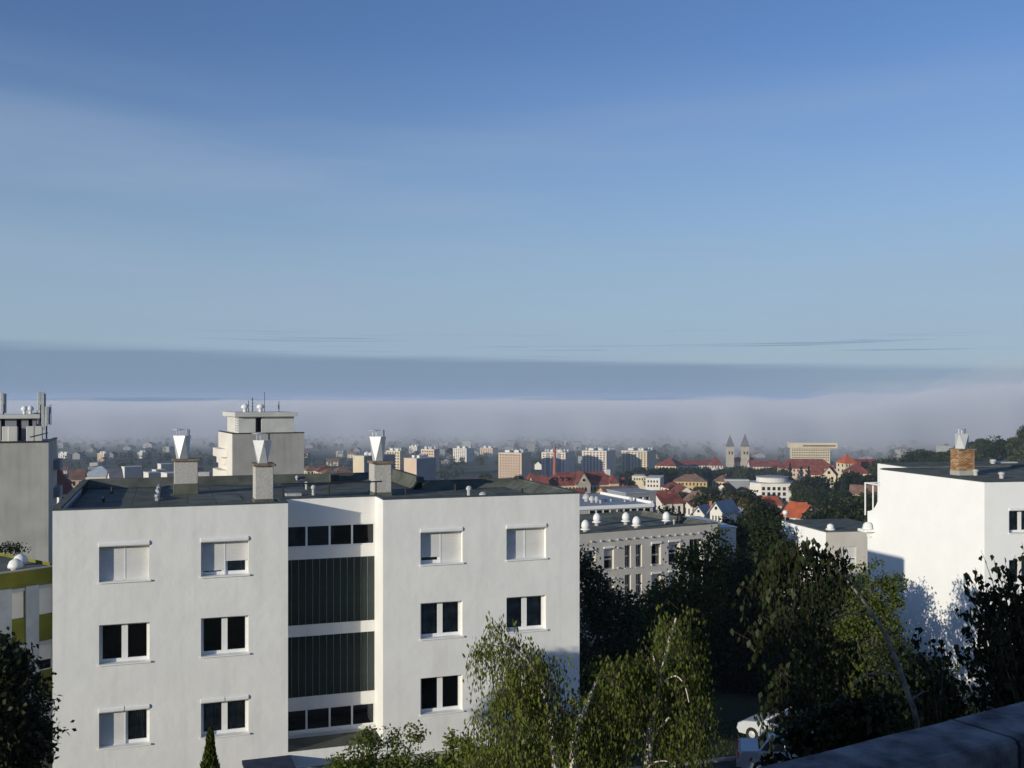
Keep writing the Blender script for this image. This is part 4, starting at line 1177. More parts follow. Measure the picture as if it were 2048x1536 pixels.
limbs = [(limb_points([(1270, 2700, D + .4), (1282, 1850, D + .4), (1298, 1500, D + .3), (1312, 1410, D + .3), (1325, 1345, D + .2), (1338, 1285, D + .2), (1348, 1250, D + .2), (1352, 1236, D + .2)]), .068, .007),
         (limb_points([(1318, 1395, D + .3), (1313, 1340, D + .3), (1306, 1310, D + .3)]), .018, .005),
         (limb_points([(1330, 1362, D + .2), (1350, 1352, D), (1368, 1368, D - .1), (1378, 1405, D - .2)]), .014, .004),
         (limb_points([(1305, 1475, D + .3), (1325, 1450, D + .1), (1338, 1435, D)]), .022, .012),
         (limb_points([(1302, 1490, D + .3), (1290, 1468, D + .1), (1284, 1452, D)]), .014, .006),
         (limb_points([(1290, 1560, D + .3), (1300, 1530, D), (1330, 1522, D - .2), (1352, 1535, D - .3)]), .014, .005)]
st = strands_in(rng, [(1336, 1380, 1236, 1290, 3), (1325, 1392, 1285, 1400, 6), (1192, 1262, 1332, 1370, 4), (1190, 1322, 1355, 1450, 8), (1170, 1392, 1430, 1550, 9), (1340, 1394, 1380, 1500, 4), (1235, 1305, 1326, 1360, 2)], 740, D + .3, .40, (.15, .68))
weeping_birch('weeping_birch', 'taller sunlit weeping birch with a straight leaning white stem before the dark trees', limbs, st, (P(1270, 1600, D + .4).x, D + .4, 0), .056, .024, M['leaf_birch'], M['birchbark'], 5)
# shaded birch arching from behind the parapet
D = 9.5
limbs = [(limb_points([(1850, 2900, D), (1848, 1800, D), (1838, 1480, D), (1815, 1385, D), (1800, 1340, D), (1780, 1290, D), (1753, 1240, D), (1725, 1200, D), (1690, 1158, D), (1650, 1130, D), (1612, 1108, D), (1592, 1112, D)]), .038, .004),
         (limb_points([(1662, 1138, D), (1640, 1108, D - .1), (1615, 1097, D - .1), (1590, 1096, D - .1)]), .010, .003),
         (limb_points([(1745, 1230, D), (1700, 1228, D - .3), (1672, 1240, D - .4)]), .012, .004),
         (limb_points([(1808, 1365, D), (1770, 1345, D - .2), (1730, 1352, D - .4), (1700, 1380, D - .5)]), .014, .004),
         (limb_points([(1822, 1400, D), (1845, 1385, D + .2), (1870, 1380, D + .3)]), .014, .004),
         (limb_points([(1690, 1158, D), (1670, 1135, D - .2), (1656, 1126, D - .2), (1640, 1135, D - .2)]), .006, .003)]
st = strands_in(rng, [(1560, 1605, 1098, 1125, 3), (1540, 1590, 1120, 1200, 3), (1500, 1560, 1130, 1200, 2), (1640, 1665, 1130, 1150, 1.5), (1580, 1680, 1230, 1300, 4), (1580, 1690, 1290, 1400, 5), (1560, 1700, 1380, 1480, 7), (1700, 1800, 1350, 1460, 5), (1500, 1620, 1240, 1340, 3)], 240, D, .30, (.15, .6))
weeping_birch('weeping_birch', 'shaded birch whose bare grey stem arches over the dark trees beside the parapet', limbs, st, (P(1850, 1600, D).x, D, 0), .072, .040, M['leaf_dark'], M['shade_bark'], 7, step=.06)
# leafy tree with upright shoots, dark against the bright wall
D = 10.0
def shoots(name, label, base_px, tips, n_extra, box_, seed):
    rng = np.random.default_rng(seed)
    bx, by = base_px
    B = P(bx, by, D); base = Vector((B.x, D, ground_z(B.x, D) - .2))
    root = thing(name, label, 'tree', tuple(base), 0)
    mb = MB(); C_, A_, N_ = [], [], []
    mb.tube([Vector((0, 0, 0)), (B - base) * .5 + Vector((.1, 0, 0)), B - base], [.16, .12, .07], 7)
    for k in range(n_extra):
        a, b, c, d = box_[rng.integers(len(box_))]
        tips.append((rng.uniform(a, b), rng.uniform(c, d)))
    for px, py in tips:
        T = P(px, py, D + rng.normal() * .45)
        S = B + (T - B) * rng.uniform(.05, .25) + Vector((0, 0, rng.normal() * .05))
        mid = S + (T - S) * .55 + Vector((rng.normal() * .10, rng.normal() * .1, .10))
        pts = [S * (1 - t) ** 2 + mid * 2 * t * (1 - t) + T * t * t for t in np.linspace(0, 1, 16)]
        mb.tube([p - base for p in pts], [.014 * (1 - .85 * i / 15) for i in range(16)], 4)
        L = (T - S).length
        for i in range(int(L / .030)):
            t = rng.uniform(.15, 1.0); p = S * (1 - t) ** 2 + mid * 2 * t * (1 - t) + T * t * t
            off = rng.normal(size=3) * (.055 if t < .9 else .02)
            C_.append((p.x - base.x + off[0], p.y - base.y + off[1], p.z - base.z + off[2] - .03))
            A_.append((rng.normal() * .45, rng.normal() * .45, -1)); N_.append(rng.normal(size=3))
    mb.build('trunk', M['bark'], root, True)
    c = np.array(C_); s = rng.uniform(.6, 1.2, len(c))
    # broad-based, pointed leaves hanging by the stalk
    ax = unit(np.array(A_)); nr = unit(np.array(N_)); side = unit(np.cross(ax, nr)); L = (.072 * s)[:, None]; W = (.056 * s)[:, None]
    v = np.stack([c - ax * L * .5, c - ax * L * .22 + side * W * .5, c + ax * L * .5, c - ax * L * .22 - side * W * .5], 1).reshape(-1, 3)
    link('crown', np_mesh('crown', v, np.arange(len(v)).reshape(-1, 4), M['leaf_dark']), root)
    return root
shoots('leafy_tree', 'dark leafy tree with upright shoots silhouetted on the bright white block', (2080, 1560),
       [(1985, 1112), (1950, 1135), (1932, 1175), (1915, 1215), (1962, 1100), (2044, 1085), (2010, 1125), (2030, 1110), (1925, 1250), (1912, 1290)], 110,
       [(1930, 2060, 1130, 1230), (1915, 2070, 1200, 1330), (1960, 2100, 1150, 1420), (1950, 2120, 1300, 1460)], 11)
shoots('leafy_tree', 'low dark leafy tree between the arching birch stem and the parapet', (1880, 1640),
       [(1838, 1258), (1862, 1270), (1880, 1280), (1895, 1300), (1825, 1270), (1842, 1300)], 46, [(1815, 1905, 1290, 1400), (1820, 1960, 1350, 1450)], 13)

def tree(name, label, px, ytop, D, rad_px, ybase=None, m='leaf_dark', n=9000, leaf=.16, seed=0, blobs=None, group=None, clump=.22, G=None, trunk_r=None, shell=.45):
    """broadleaf tree: blobs are (dx, dy, r, ry) in photo pixels round (px, ytop + r), plus its depth"""
    k = D / F; C0 = P(px, 800, D); g = ground_z(C0.x, D) if G is None else G
    root = thing(name, label, 'tree', (C0.x, D, g - .1), 0, group)
    rng = np.random.default_rng(seed)
    ztop = -(ytop - 800) * k
    R0 = rad_px * k
    if blobs is None:
        H = ztop - g; blobs = []
        for i in range(9):
            t = rng.random()
            z = ztop - R0 * .45 - t * max(R0 * .3, min(H * .62, R0 * 2.2) - R0 * .6)
            a = rng.uniform(0, 6.28); q = R0 * (.25 + .35 * t) if i else 0
            r = R0 * rng.uniform(.38, .62)
            blobs.append((q * math.cos(a), q * math.sin(a), z - g, r, r, r * .85))
        blobs.append((0, 0, ztop - R0 * .5 - g, R0 * .5, R0 * .5, R0 * .5))
    else:
        blobs = [((bx - px) * k, dv, -(by - 800) * k - g, r * k, r * k, ry * k) for bx, by, r, ry, dv in blobs]
    me = crown_mesh('crown', seed + 100, blobs, n, leaf, leaf * .62, M[m], clump=clump, shell=shell)
    link('crown', me, root)
    mb = MB(); zc = max(b[2] for b in blobs) - .2; tr = trunk_r or max(.12, R0 * .06)
    mb.tube([(0, 0, 0), (.05 * R0, 0, zc * .35), (0, .03 * R0, zc * .7), (.02, 0, zc * .95)], [tr, tr * .8, tr * .5, tr * .2], 7)
    for b in blobs[:8]:
        s = Vector((0, 0, max(.3, b[2] * .55))); e = Vector(b[:3])
        mb.tube([s, s * .4 + e * .6 + Vector((0, 0, -.1)), e], [tr * .4, tr * .25, tr * .08], 5)
    mb.build('trunk', M['bark'], root, True)
    return root

# bush and small trees at the foot of the white block
tree('maple_tree', 'bushy sunlit young tree at the foot of the glazed stairwell', 750, 1440, 24, 90, m='leaf_birch', n=11000, leaf=.085, seed=31, clump=.08,
     blobs=[(725, 1482, 32, 26, 0), (775, 1475, 26, 20, .2), (826, 1462, 24, 18, 0), (812, 1492, 22, 18, -.2), (700, 1520, 42, 24, -.2), (760, 1530, 50, 30, .2), (830, 1530, 45, 26, 0), (890, 1525, 40, 22, .1), (690, 1545, 50, 26, 0), (880, 1560, 60, 40, 0), (770, 1600, 90, 60, 0), (735, 1455, 18, 12, 0)])
tree('spindle_shrub', 'loose pale-tipped shrub between the bushy young tree and the weeping birch', 930, 1455, 20, 40, m='leaf_birch', n=2600, leaf=.085, seed=37, clump=.07,
     blobs=[(905, 1470, 14, 12, 0), (930, 1488, 20, 16, 0), (955, 1500, 22, 18, 0), (900, 1520, 28, 20, 0), (940, 1540, 40, 26, 0), (880, 1545, 26, 18, 0)])
def cypress():
    D = 24.0; k = D / F; C0 = P(413, 800, D); g = ground_z(C0.x, D)
    root = thing('columnar_cypress', 'narrow sunlit columnar cypress before the lower windows of the white block', 'tree', (C0.x, D, g - .1))
    rng = np.random.default_rng(3); H = -(1450 - 800) * k - g; n = 8000
    t = rng.random(n) ** .8; z = H * (.18 + .82 * t)
    w = .50 * (1 - t) ** .55 * (1 + .2 * np.sin(z * 5))
    a = rng.uniform(0, 6.28, n); r = w * rng.uniform(.35, 1.1, n)
    lean = (z / H) ** 2 * .10
    c = np.stack([r * np.cos(a) + lean, r * np.sin(a), z], 1)
    ax = np.stack([np.cos(a) * .35 + rng.normal(size=n) * .2, np.sin(a) * .35 + rng.normal(size=n) * .2, np.ones(n)], 1)
    v, f = leaves(c, ax, rng.normal(size=(n, 3)), np.full(n, .13), np.full(n, .05))
    link('crown', np_mesh('crown', v, f, M['leaf_mid']), root)
    MB().tube([(0, 0, 0), (.05, 0, H * .9)], [.07, .02], 6).build('trunk', M['bark'], root)
cypress()
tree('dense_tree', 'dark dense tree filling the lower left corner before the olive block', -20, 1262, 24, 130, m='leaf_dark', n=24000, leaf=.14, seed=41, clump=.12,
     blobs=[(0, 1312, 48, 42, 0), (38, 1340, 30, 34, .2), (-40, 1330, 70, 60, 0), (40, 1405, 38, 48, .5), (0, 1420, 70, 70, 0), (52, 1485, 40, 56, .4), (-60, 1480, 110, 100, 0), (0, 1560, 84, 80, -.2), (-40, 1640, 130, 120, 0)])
tree('dense_tree', 'rounded tree added behind the two sunlit birches to shade the cars', 1075, 1470, 31, 90, seed=45, n=9000, leaf=.15, clump=.14,  # added tree, placed to cast shade on the parked cars
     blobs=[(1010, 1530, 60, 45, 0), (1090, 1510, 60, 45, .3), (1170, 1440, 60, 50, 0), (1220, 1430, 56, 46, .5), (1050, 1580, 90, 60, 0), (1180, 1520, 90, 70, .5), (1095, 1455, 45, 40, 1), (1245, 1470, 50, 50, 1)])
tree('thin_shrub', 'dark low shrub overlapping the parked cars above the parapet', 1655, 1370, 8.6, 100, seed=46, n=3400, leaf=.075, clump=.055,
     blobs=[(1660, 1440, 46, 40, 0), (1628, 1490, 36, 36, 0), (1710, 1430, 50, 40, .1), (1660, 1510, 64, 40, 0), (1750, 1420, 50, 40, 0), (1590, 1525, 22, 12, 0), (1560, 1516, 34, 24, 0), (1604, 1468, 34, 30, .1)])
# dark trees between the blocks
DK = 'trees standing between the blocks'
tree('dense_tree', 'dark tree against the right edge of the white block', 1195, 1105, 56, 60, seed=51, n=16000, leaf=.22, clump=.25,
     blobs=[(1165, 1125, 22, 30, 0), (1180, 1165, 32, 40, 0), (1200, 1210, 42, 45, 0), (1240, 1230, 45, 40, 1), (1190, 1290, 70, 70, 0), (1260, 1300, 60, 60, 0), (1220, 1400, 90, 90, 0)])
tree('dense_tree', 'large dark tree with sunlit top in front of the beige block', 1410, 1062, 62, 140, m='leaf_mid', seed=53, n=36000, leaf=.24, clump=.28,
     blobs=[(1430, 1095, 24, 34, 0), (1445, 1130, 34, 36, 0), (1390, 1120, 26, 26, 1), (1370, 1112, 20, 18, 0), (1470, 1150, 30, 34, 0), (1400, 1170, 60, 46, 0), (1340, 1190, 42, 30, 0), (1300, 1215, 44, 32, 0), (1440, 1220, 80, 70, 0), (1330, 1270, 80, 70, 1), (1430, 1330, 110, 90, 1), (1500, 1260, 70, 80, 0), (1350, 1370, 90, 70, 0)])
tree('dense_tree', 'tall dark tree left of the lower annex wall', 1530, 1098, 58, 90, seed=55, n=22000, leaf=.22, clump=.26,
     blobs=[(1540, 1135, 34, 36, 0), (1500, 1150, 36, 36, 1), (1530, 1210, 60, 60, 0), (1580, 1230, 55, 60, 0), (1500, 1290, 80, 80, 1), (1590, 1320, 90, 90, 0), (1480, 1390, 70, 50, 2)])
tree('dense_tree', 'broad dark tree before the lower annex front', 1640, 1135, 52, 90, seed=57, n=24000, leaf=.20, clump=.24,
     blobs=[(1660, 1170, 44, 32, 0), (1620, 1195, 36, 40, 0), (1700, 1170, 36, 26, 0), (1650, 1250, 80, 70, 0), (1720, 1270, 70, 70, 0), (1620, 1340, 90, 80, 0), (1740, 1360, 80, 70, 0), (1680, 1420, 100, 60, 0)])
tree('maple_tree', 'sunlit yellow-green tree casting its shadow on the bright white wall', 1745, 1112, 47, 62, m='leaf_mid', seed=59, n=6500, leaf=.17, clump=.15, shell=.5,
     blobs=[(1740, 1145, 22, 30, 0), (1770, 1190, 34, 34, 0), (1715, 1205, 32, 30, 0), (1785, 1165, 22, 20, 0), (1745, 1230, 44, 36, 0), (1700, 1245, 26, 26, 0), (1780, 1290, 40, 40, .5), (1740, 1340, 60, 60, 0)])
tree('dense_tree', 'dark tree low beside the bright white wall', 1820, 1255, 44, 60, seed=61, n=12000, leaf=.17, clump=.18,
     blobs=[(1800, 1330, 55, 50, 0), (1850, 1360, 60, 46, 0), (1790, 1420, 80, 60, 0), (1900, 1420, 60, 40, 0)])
for k, (px, yt, D, rp, lab) in enumerate([(1515, 1005, 112, 62, 'dark tree rising behind the pale annex roof'), (1460, 1040, 125, 40, 'smaller dark tree touching the pale annex roof edge'), (1535, 1040, 95, 56, 'dark tree right of the white annex corner'), (1330, 1015, 140, 46, 'dark tree just right of the dark plant room')]):
    tree('dense_tree', lab, px, yt, D, rp, seed=70 + k, n=7000, leaf=.32, clump=.4)
tree('thin_shrub', 'dark shrub on the olive block roof in front of the grey tower', 22, 1083, 60, 20, seed=81, n=700, leaf=.14, clump=.1,
     blobs=[(10, 1096, 14, 10, 0), (30, 1094, 14, 9, 0), (45, 1098, 8, 7, 0), (-10, 1098, 14, 10, 0)])

# ================================================================== street below with two cars
def strip(name, pts_l, pts_r, lift, m, label, kind='structure'):
    mb = MB()
    for (a, b, c, d) in zip(pts_l[:-1], pts_l[1:], pts_r[1:], pts_r[:-1]):
        mb.quad(*[(p[0], p[1], ground_z(*p) + lift) for p in (a, b, c, d)])
    o = mb.build(name, m); tag(o, label, None, None, kind); return o
def along(x0, y0, x1, y1, off, n=24):
    L = math.hypot(x1 - x0, y1 - y0); nx, ny = -(y1 - y0) / L, (x1 - x0) / L
    return [(x0 + (x1 - x0) * i / n + nx * off, y0 + (y1 - y0) * i / n + ny * off) for i in range(n + 1)]
ra0 = (-8, 31.0, 40, 47.0)
strip('road', along(*ra0, -4), along(*ra0, 4.2), .06, M['asphalt'], 'asphalt street below the trees')
mb = MB(); A = along(*ra0, 4.22); B = along(*ra0, 4.4)
for i in range(len(A) - 1):
    a, b, c, d = A[i], A[i + 1], B[i + 1], B[i]
    z = [ground_z(*p) + .17 for p in (a, b, c, d)]
    mb.quad(*[(p[0], p[1], q) for p, q in zip((a, b, c, d), z)]); mb.quad((a[0], a[1], z[0] - .3), (b[0], b[1], z[1] - .3), (b[0], b[1], z[1]), (a[0], a[1], z[0]))
tag(mb.build('kerb', M['kerb']), 'concrete kerb along the street', None, None, 'structure')
g_rng = np.random.default_rng(5)
def grass():
    n = 9000; t = g_rng.random(n) * 48 - 8; o = g_rng.uniform(4.6, 11, n)
    L = math.hypot(48, 16); ux, uy = 48 / L, 16 / L
    s = (t + 8) / 48 * L
    x = -8 + ux * s - uy * o; y = 31 + uy * s + ux * o
    z = np.array([ground_z(a, b) for a, b in zip(x, y)]) + .06
    ax = np.stack([g_rng.normal(size=n) * .3, g_rng.normal(size=n) * .3, np.ones(n)], 1)
    v, f = leaves(np.stack([x, y, z], 1), ax, g_rng.normal(size=(n, 3)), np.full(n, .22), np.full(n, .05))
    o_ = link('grass', np_mesh('grass', v, f, M['leaf_mid'])); tag(o_, 'short grass on the verge beyond the street', None, None, 'stuff')
grass()
def car(label, x, y, heading, paint, estate=False):
    """car with its nose towards +x of its own axes"""
    g = ground_z(x, y) + .07
    root = thing('parked_car', label, 'car', (x, y, g), heading, 'cars parked below the trees')
    prof = [(-2.10, .34), (-2.16, .55), (-2.12, .86), (-2.02, .94), (-1.35, .98), (-1.22, 1.0), (.70, .97), (1.75, .82), (2.05, .66), (2.12, .42), (2.02, .26), (-1.98, .26)]
    mb = MB(); W = .84
    n = len(prof)
    def ring(y, s): return [(px * s if abs(px) > 1.9 else px, y, pz if pz < .5 else .5 + (pz - .5) * (1 - .06 * (abs(y) > .8))) for px, pz in prof]
    rings = [ring(-W, .975), ring(-W * .93, 1.0), ring(W * .93, 1.0), ring(W, .975)]
    i0 = len(mb.v)
    for r in rings: mb.v += r
    for k in range(3):
        for q in range(n):
            r = (q + 1) % n
            mb.f.append((i0 + k * n + q, i0 + k * n + r, i0 + (k + 1) * n + r, i0 + (k + 1) * n + q)); mb.m.append(0)
    mb.f.append(tuple(i0 + q for q in range(n))); mb.m.append(0); mb.f.append(tuple(i0 + 3 * n + n - 1 - q for q in range(n))); mb.m.append(0)
    mb.build('body', paint, root)
    # greenhouse: glass under a painted roof and pillars
    zb, zt = .965, 1.40
    bot = [(-1.36, -.74), (.82, -.74), (.82, .74), (-1.36, .74)]; topq = [(-.98, -.58), (.18, -.58), (.18, .58), (-.98, .58)]
    mb = MB(); i0 = 0
    mb.v += [(a, b, zb) for a, b in bot] + [(a, b, zt) for a, b in topq]
    for k in range(4):
        j = (k + 1) % 4; mb.f.append((k, j, 4 + j, 4 + k)); mb.m.append(0)
    mb.f.append((4, 5, 6, 7)); mb.m.append(0); mb.f.append((3, 2, 1, 0)); mb.m.append(0)
    mb.build('windows', M['car_glass'], root)
    mb = MB()
    rf = [(-1.02, -.60), (.24, -.60), (.24, .60), (-1.02, .60)]; rt = [(-.86, -.46), (.04, -.46), (.04, .46), (-.86, .46)]
    mb.v += [(a, b, zt - .035) for a, b in rf] + [(a, b, zt + .07) for a, b in rt]
    for k in range(4):
        j = (k + 1) % 4; mb.f.append((k, j, 4 + j, 4 + k)); mb.m.append(0)
    mb.f.append((4, 5, 6, 7)); mb.m.append(0); mb.f.append((3, 2, 1, 0)); mb.m.append(0)
    mb.build('roof', paint, root)
    for sgn in (-1, 1):
        for (xb, xt) in ((-1.34, -.97), (-.30, -.36), (.80, .19)):
            MB().tube([(xb, sgn * .75, zb - .01), (xt, sgn * .59, zt)], .045, 5).build('pillar', paint, root)
        mb = MB(); mb.bbox(-2.17, -1.98, min(sgn * .50, sgn * .80), max(sgn * .50, sgn * .80), .60, .90, .03); mb.build('tail_light', M['tail'], root)
        mb = MB(); mb.bbox(1.92, 2.10, min(sgn * .46, sgn * .78), max(sgn * .46, sgn * .78), .50, .68, .03); mb.build('headlight', M['car_glass'], root)
        mb = MB(); mb.bbox(.52, .66, min(sgn * .86, sgn * 1.0), max(sgn * .86, sgn * 1.0), .98, 1.10, .03); mb.build('mirror', paint, root)
        for xw in (-1.28, 1.32):
            mb = MB()
            mb.lathe([(.20, -.10), (.30, -.10), (.31, -.06), (.31, .06), (.30, .10), (.20, .10)], 18)
            mb.v = [(xw + a, sgn * .76 + c, .31 + b) for a, b, c in mb.v]
            w = mb.build('wheel', M['tyre'], root)
            mb = MB(); mb.lathe([(.06, -.11), (.19, -.09), (.19, .09), (.06, .11)], 12); mb.v = [(xw + a, sgn * .765 + c, .31 + b) for a, b, c in mb.v]
            mb.build('rim', M['zinc'], w)
    MB().bbox(-2.20, -2.0, -.78, .78, .30, .52, .04).build('bumper', paint, root)
    return root
D = 43.5; p = P(1578, 1500, D)
car('white parked car half hidden by leaves on the street below', p.x, D, R(137), M['car_white'])
D = 39.8; p = P(1586, 1520, D)
car('silver parked car showing one red tail light beside the white car', p.x, D, R(-12), M['car_silver'])

# ================================================================== the balcony the view is taken from
hB = .90
HOUSE_X0 = -26.0
fB = Frame(0, 0, 0)
e = Vector((.864, .503, 0)); ang = math.atan2(e.y, e.x)
A_ = P(1890, 1433, 2.844); A_.z = 0
root = thing('balcony', 'shaded balcony parapet with bluish weathered coping in the lower right corner', 'balcony', (A_.x, A_.y, -hB - 3), ang)
def loc2(px, py, z=-hB):
    D = -z * F / (py - 800); p = Vector(((px - 1024) / F * D, D, 0)) - A_
    return p.dot(e), p.dot(Vector((-e.y, e.x, 0)))
far = loc2(2048, 1397)[1]; near = loc2(2048, 1477)[1]
z0, z1 = 3 - .11, 3.0
rr = random.Random(2)
def coping(x0, x1):
    """one coping stone: worn rounded arrises"""
    mb = MB(); n = 14; b = .012
    sec = [(near, z0), (near, z1 - b * 1.6), (near + b * .6, z1 - b * .5), (near + b * 1.6, z1), (far - b * 1.6, z1), (far - b * .6, z1 - b * .5), (far, z1 - b * 1.6), (far, z0)]
    for i in range(n + 1):
        x = x0 + (x1 - x0) * i / n
        for (y, z) in sec: mb.v.append((x, y + rr.uniform(-.0012, .0012), z + rr.uniform(-.001, .001)))
    m = len(sec)
    for i in range(n):
        for k in range(m):
            j = (k + 1) % m
            mb.f.append((i * m + k, (i + 1) * m + k, (i + 1) * m + j, i * m + j)); mb.m.append(0)
    mb.f.append(tuple(range(m))); mb.m.append(0); mb.f.append(tuple(n * m + m - 1 - k for k in range(m))); mb.m.append(0)
    mb.build('coping_stone', M['parapet'], root)
coping(.007, 1.9); coping(-1.9, -.007); coping(-3.8, -1.912)
MB().box(-.0069, .0069, near + .004, far - .004, z0, z1 - .004).build('joint', M['tar'], root)
MB().box(-4, 8, near + .035, far - .02, 1.85, z0 - .002).build('parapet_wall', M['concrete'], root)
MB().box(-4, 8, near - 2.6, near + .03, 1.6, 1.84).build('floor', M['concrete'], root)
MB().box(HOUSE_X0, 9, near - 3.2, near - 2.7, -13, 3 + .9 + 4.0).build('unseen_house_wall', M['stucco'], root)  # unseen wall behind the camera, its length and height shaped to cast shade

# ================================================================== the town
def v_at(fr, u, px):
    t = (px - 1024) / F
    return (t * (fr.oy + fr.d[1] * u) - fr.ox - fr.d[0] * u) / (fr.b[0] - t * fr.b[1])
def win_grid(mb, u0, u1, z0, z1, nc, nr, face, pos, ww=.55, wh=.5, out=.06):
    """a window field: dark glass in a shallow box with a sill, face 'f' front (v = pos) or 'l'/'r' ends (u = pos)"""
    du, dz = (u1 - u0) / nc, (z1 - z0) / nr
    for i in range(nc):
        for j in range(nr):
            a = u0 + du * (i + .5 - ww / 2); b = a + du * ww; c = z0 + dz * (j + .5 - wh / 2); d = c + dz * wh
            if face == 'f': mb.box(a, b, pos - out, pos - .01, c, d)
            elif face == 'l': mb.box(pos - out, pos - .01, a, b, c, d)
            else: mb.box(pos + .01, pos + out, a, b, c, d)
def slab(name, label, px0, px1, pxs, ytop, D, rot, wall, nr=10, nc=6, roofs=2, group=None, side=None, ww=.5, wh=.5, cat='tower', bands=(), vents=True, endwin=0):
    fr = Frame(P(px0, 800, D).x, D, R(rot))
    g = ground_z(fr.ox, D) - 1.5
    b = Bld(name, label, cat, fr, g, group)
    ue = fr.u(px1); dep = v_at(fr, ue, pxs) if rot < 0 else 12.0
    dep = min(max(dep, 6), 60)
    zt = -(ytop - 800) / F * D
    b.add('wall', MB().box(0, ue, 0, dep, g, zt), M[wall])
    if side: b.add('side_wall', MB().box(ue + .01, ue + .12, .0, dep, g, zt), M[side])  # a grey side on a pale slab holds its shade in the colour
    b.add('roof', MB().box(-.15, ue + .2, -.15, dep + .15, zt + .01, zt + .5), M['concrete_pale'])
    if nr:
        mb = MB(); win_grid(mb, .8, ue - .8, max(g + 2, zt - nr * 2.9), zt - .4, nc, nr, 'f', 0, ww, wh)
        if endwin: win_grid(mb, .8, dep - .8, max(g + 2, zt - nr * 2.9), zt - .4, endwin, nr, 'r', ue + (.12 if side else 0), .5, .5)
        o = b.add('windows', mb, M['dark_room']); tag(o, kind='stuff')
    for (x0, x1) in bands:
        ua, ub = fr.u(x0), fr.u(x1)
        b.add('loggia', MB().box(ua, ub, -.09, -.012, g + 2, zt - .3), M['greypanel'])
    rr = random.Random(int(px0 * 7 + D))
    if vents:
        n = max(4, int(ue / 3.0)); me = vent_mesh(.75, 3.0, 'dome')
        for k in range(n):
            if rr.random() < .12: continue
            b.put('roof_ventilator', me, ue * (k + .5) / n + rr.uniform(-.3, .3), rr.uniform(dep * .25, dep * .8), zt + .5)
        for k in range(roofs):
            a = ue * (.15 + .8 * k / max(1, roofs)); b.add('lift_house', MB().box(a, a + ue * .2, dep * .3, dep * .75, zt + .5, zt + 2.6), M['offwhite'])
    return b
slab('tower_block', 'peach ten-storey tower block, first of the four in a row beneath the fog', 997, 1043, 1062, 906, 950, -24, 'peach', 9, 8, side='redbrick' if False else 'peach', ww=.55)
slab('tower_block', 'pale tower block with two dark loggia bands behind the brick factory chimney', 1083, 1131, 1149, 905, 1000, -24, 'pinkwhite', 10, 8, bands=((1093, 1099), (1114, 1120)))
slab('tower_block', 'pale tower block between the brick chimney and the cream tower', 1164, 1213, 1231, 902, 1040, -24, 'pinkwhite', 10, 7)
slab('tower_block', 'cream tower block at the far end of the row of four', 1243, 1294, 1312, 902, 1080, -24, 'cream', 10, 8, bands=((1255, 1259), (1276, 1280)))
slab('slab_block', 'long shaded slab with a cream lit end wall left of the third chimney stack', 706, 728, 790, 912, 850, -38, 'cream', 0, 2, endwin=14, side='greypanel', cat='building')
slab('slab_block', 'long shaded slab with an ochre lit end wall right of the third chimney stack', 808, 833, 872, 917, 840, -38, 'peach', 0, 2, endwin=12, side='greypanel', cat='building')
slab('tower_block', 'cream-topped block rising behind the third chimney cowl', 772, 800, 812, 902, 1010, -30, 'cream', 8, 5)
slab('tower_block', 'orange-lit block behind the ochre-ended slab', 842, 868, 879, 899, 1020, -30, 'peach', 8, 5)
slab('tower_block', 'half faded white tower block standing in the edge of the fog', 906, 933, 946, 897, 1330, -30, 'offwhite', 9, 6)
slab('tower_block', 'very faint block in the fog right of the white tower', 960, 985, 996, 896, 1520, -30, 'peach', 8, 5)
slab('tower_block', 'very faint block in the fog above the ochre-ended slab', 818, 834, 842, 893, 1560, -30, 'offwhite', 8, 5)
slab('tower_block', 'faded grey block in the fog right of the grey antenna tower', 117, 133, 142, 907, 1430, -40, 'offwhite', 8, 4)
slab('tower_block', 'faded peach block in the fog left of the first chimney stack', 195, 208, 219, 907, 1350, -45, 'peach', 8, 4)
slab('tower_block', 'faded pale block with lit left edge, nearest the first chimney stack', 275, 284, 295, 905, 1420, -45, 'offwhite', 8, 4)
# pale slabs, shade put into their grey sides, to the left of the first stack
for (a, b_, c, yt, D, lab) in ((243, 249, 284, 934, 640, 'grey shaded slab with small lit roof boxes, widest of those beside the first stack'), (287, 297, 312, 945, 560, 'small block with a brilliant white end wall beside the wide grey slab'),
                               (304, 312, 324, 940, 620, 'narrow grey slab behind the brilliant white end wall'), (322, 334, 346, 946, 520, 'little white block with dark windows next to the first stack'), (315, 322, 346, 928, 800, 'grey slab with a lit roof box behind the little white block')):
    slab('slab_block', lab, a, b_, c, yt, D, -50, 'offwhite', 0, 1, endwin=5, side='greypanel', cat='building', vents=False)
    fr = Frame(P(a, 800, D).x, D, R(-50))
for k, (px, yt, D) in enumerate(((254, 930, 640), (290, 929, 640), (308, 938, 620), (331, 925, 800))): pass

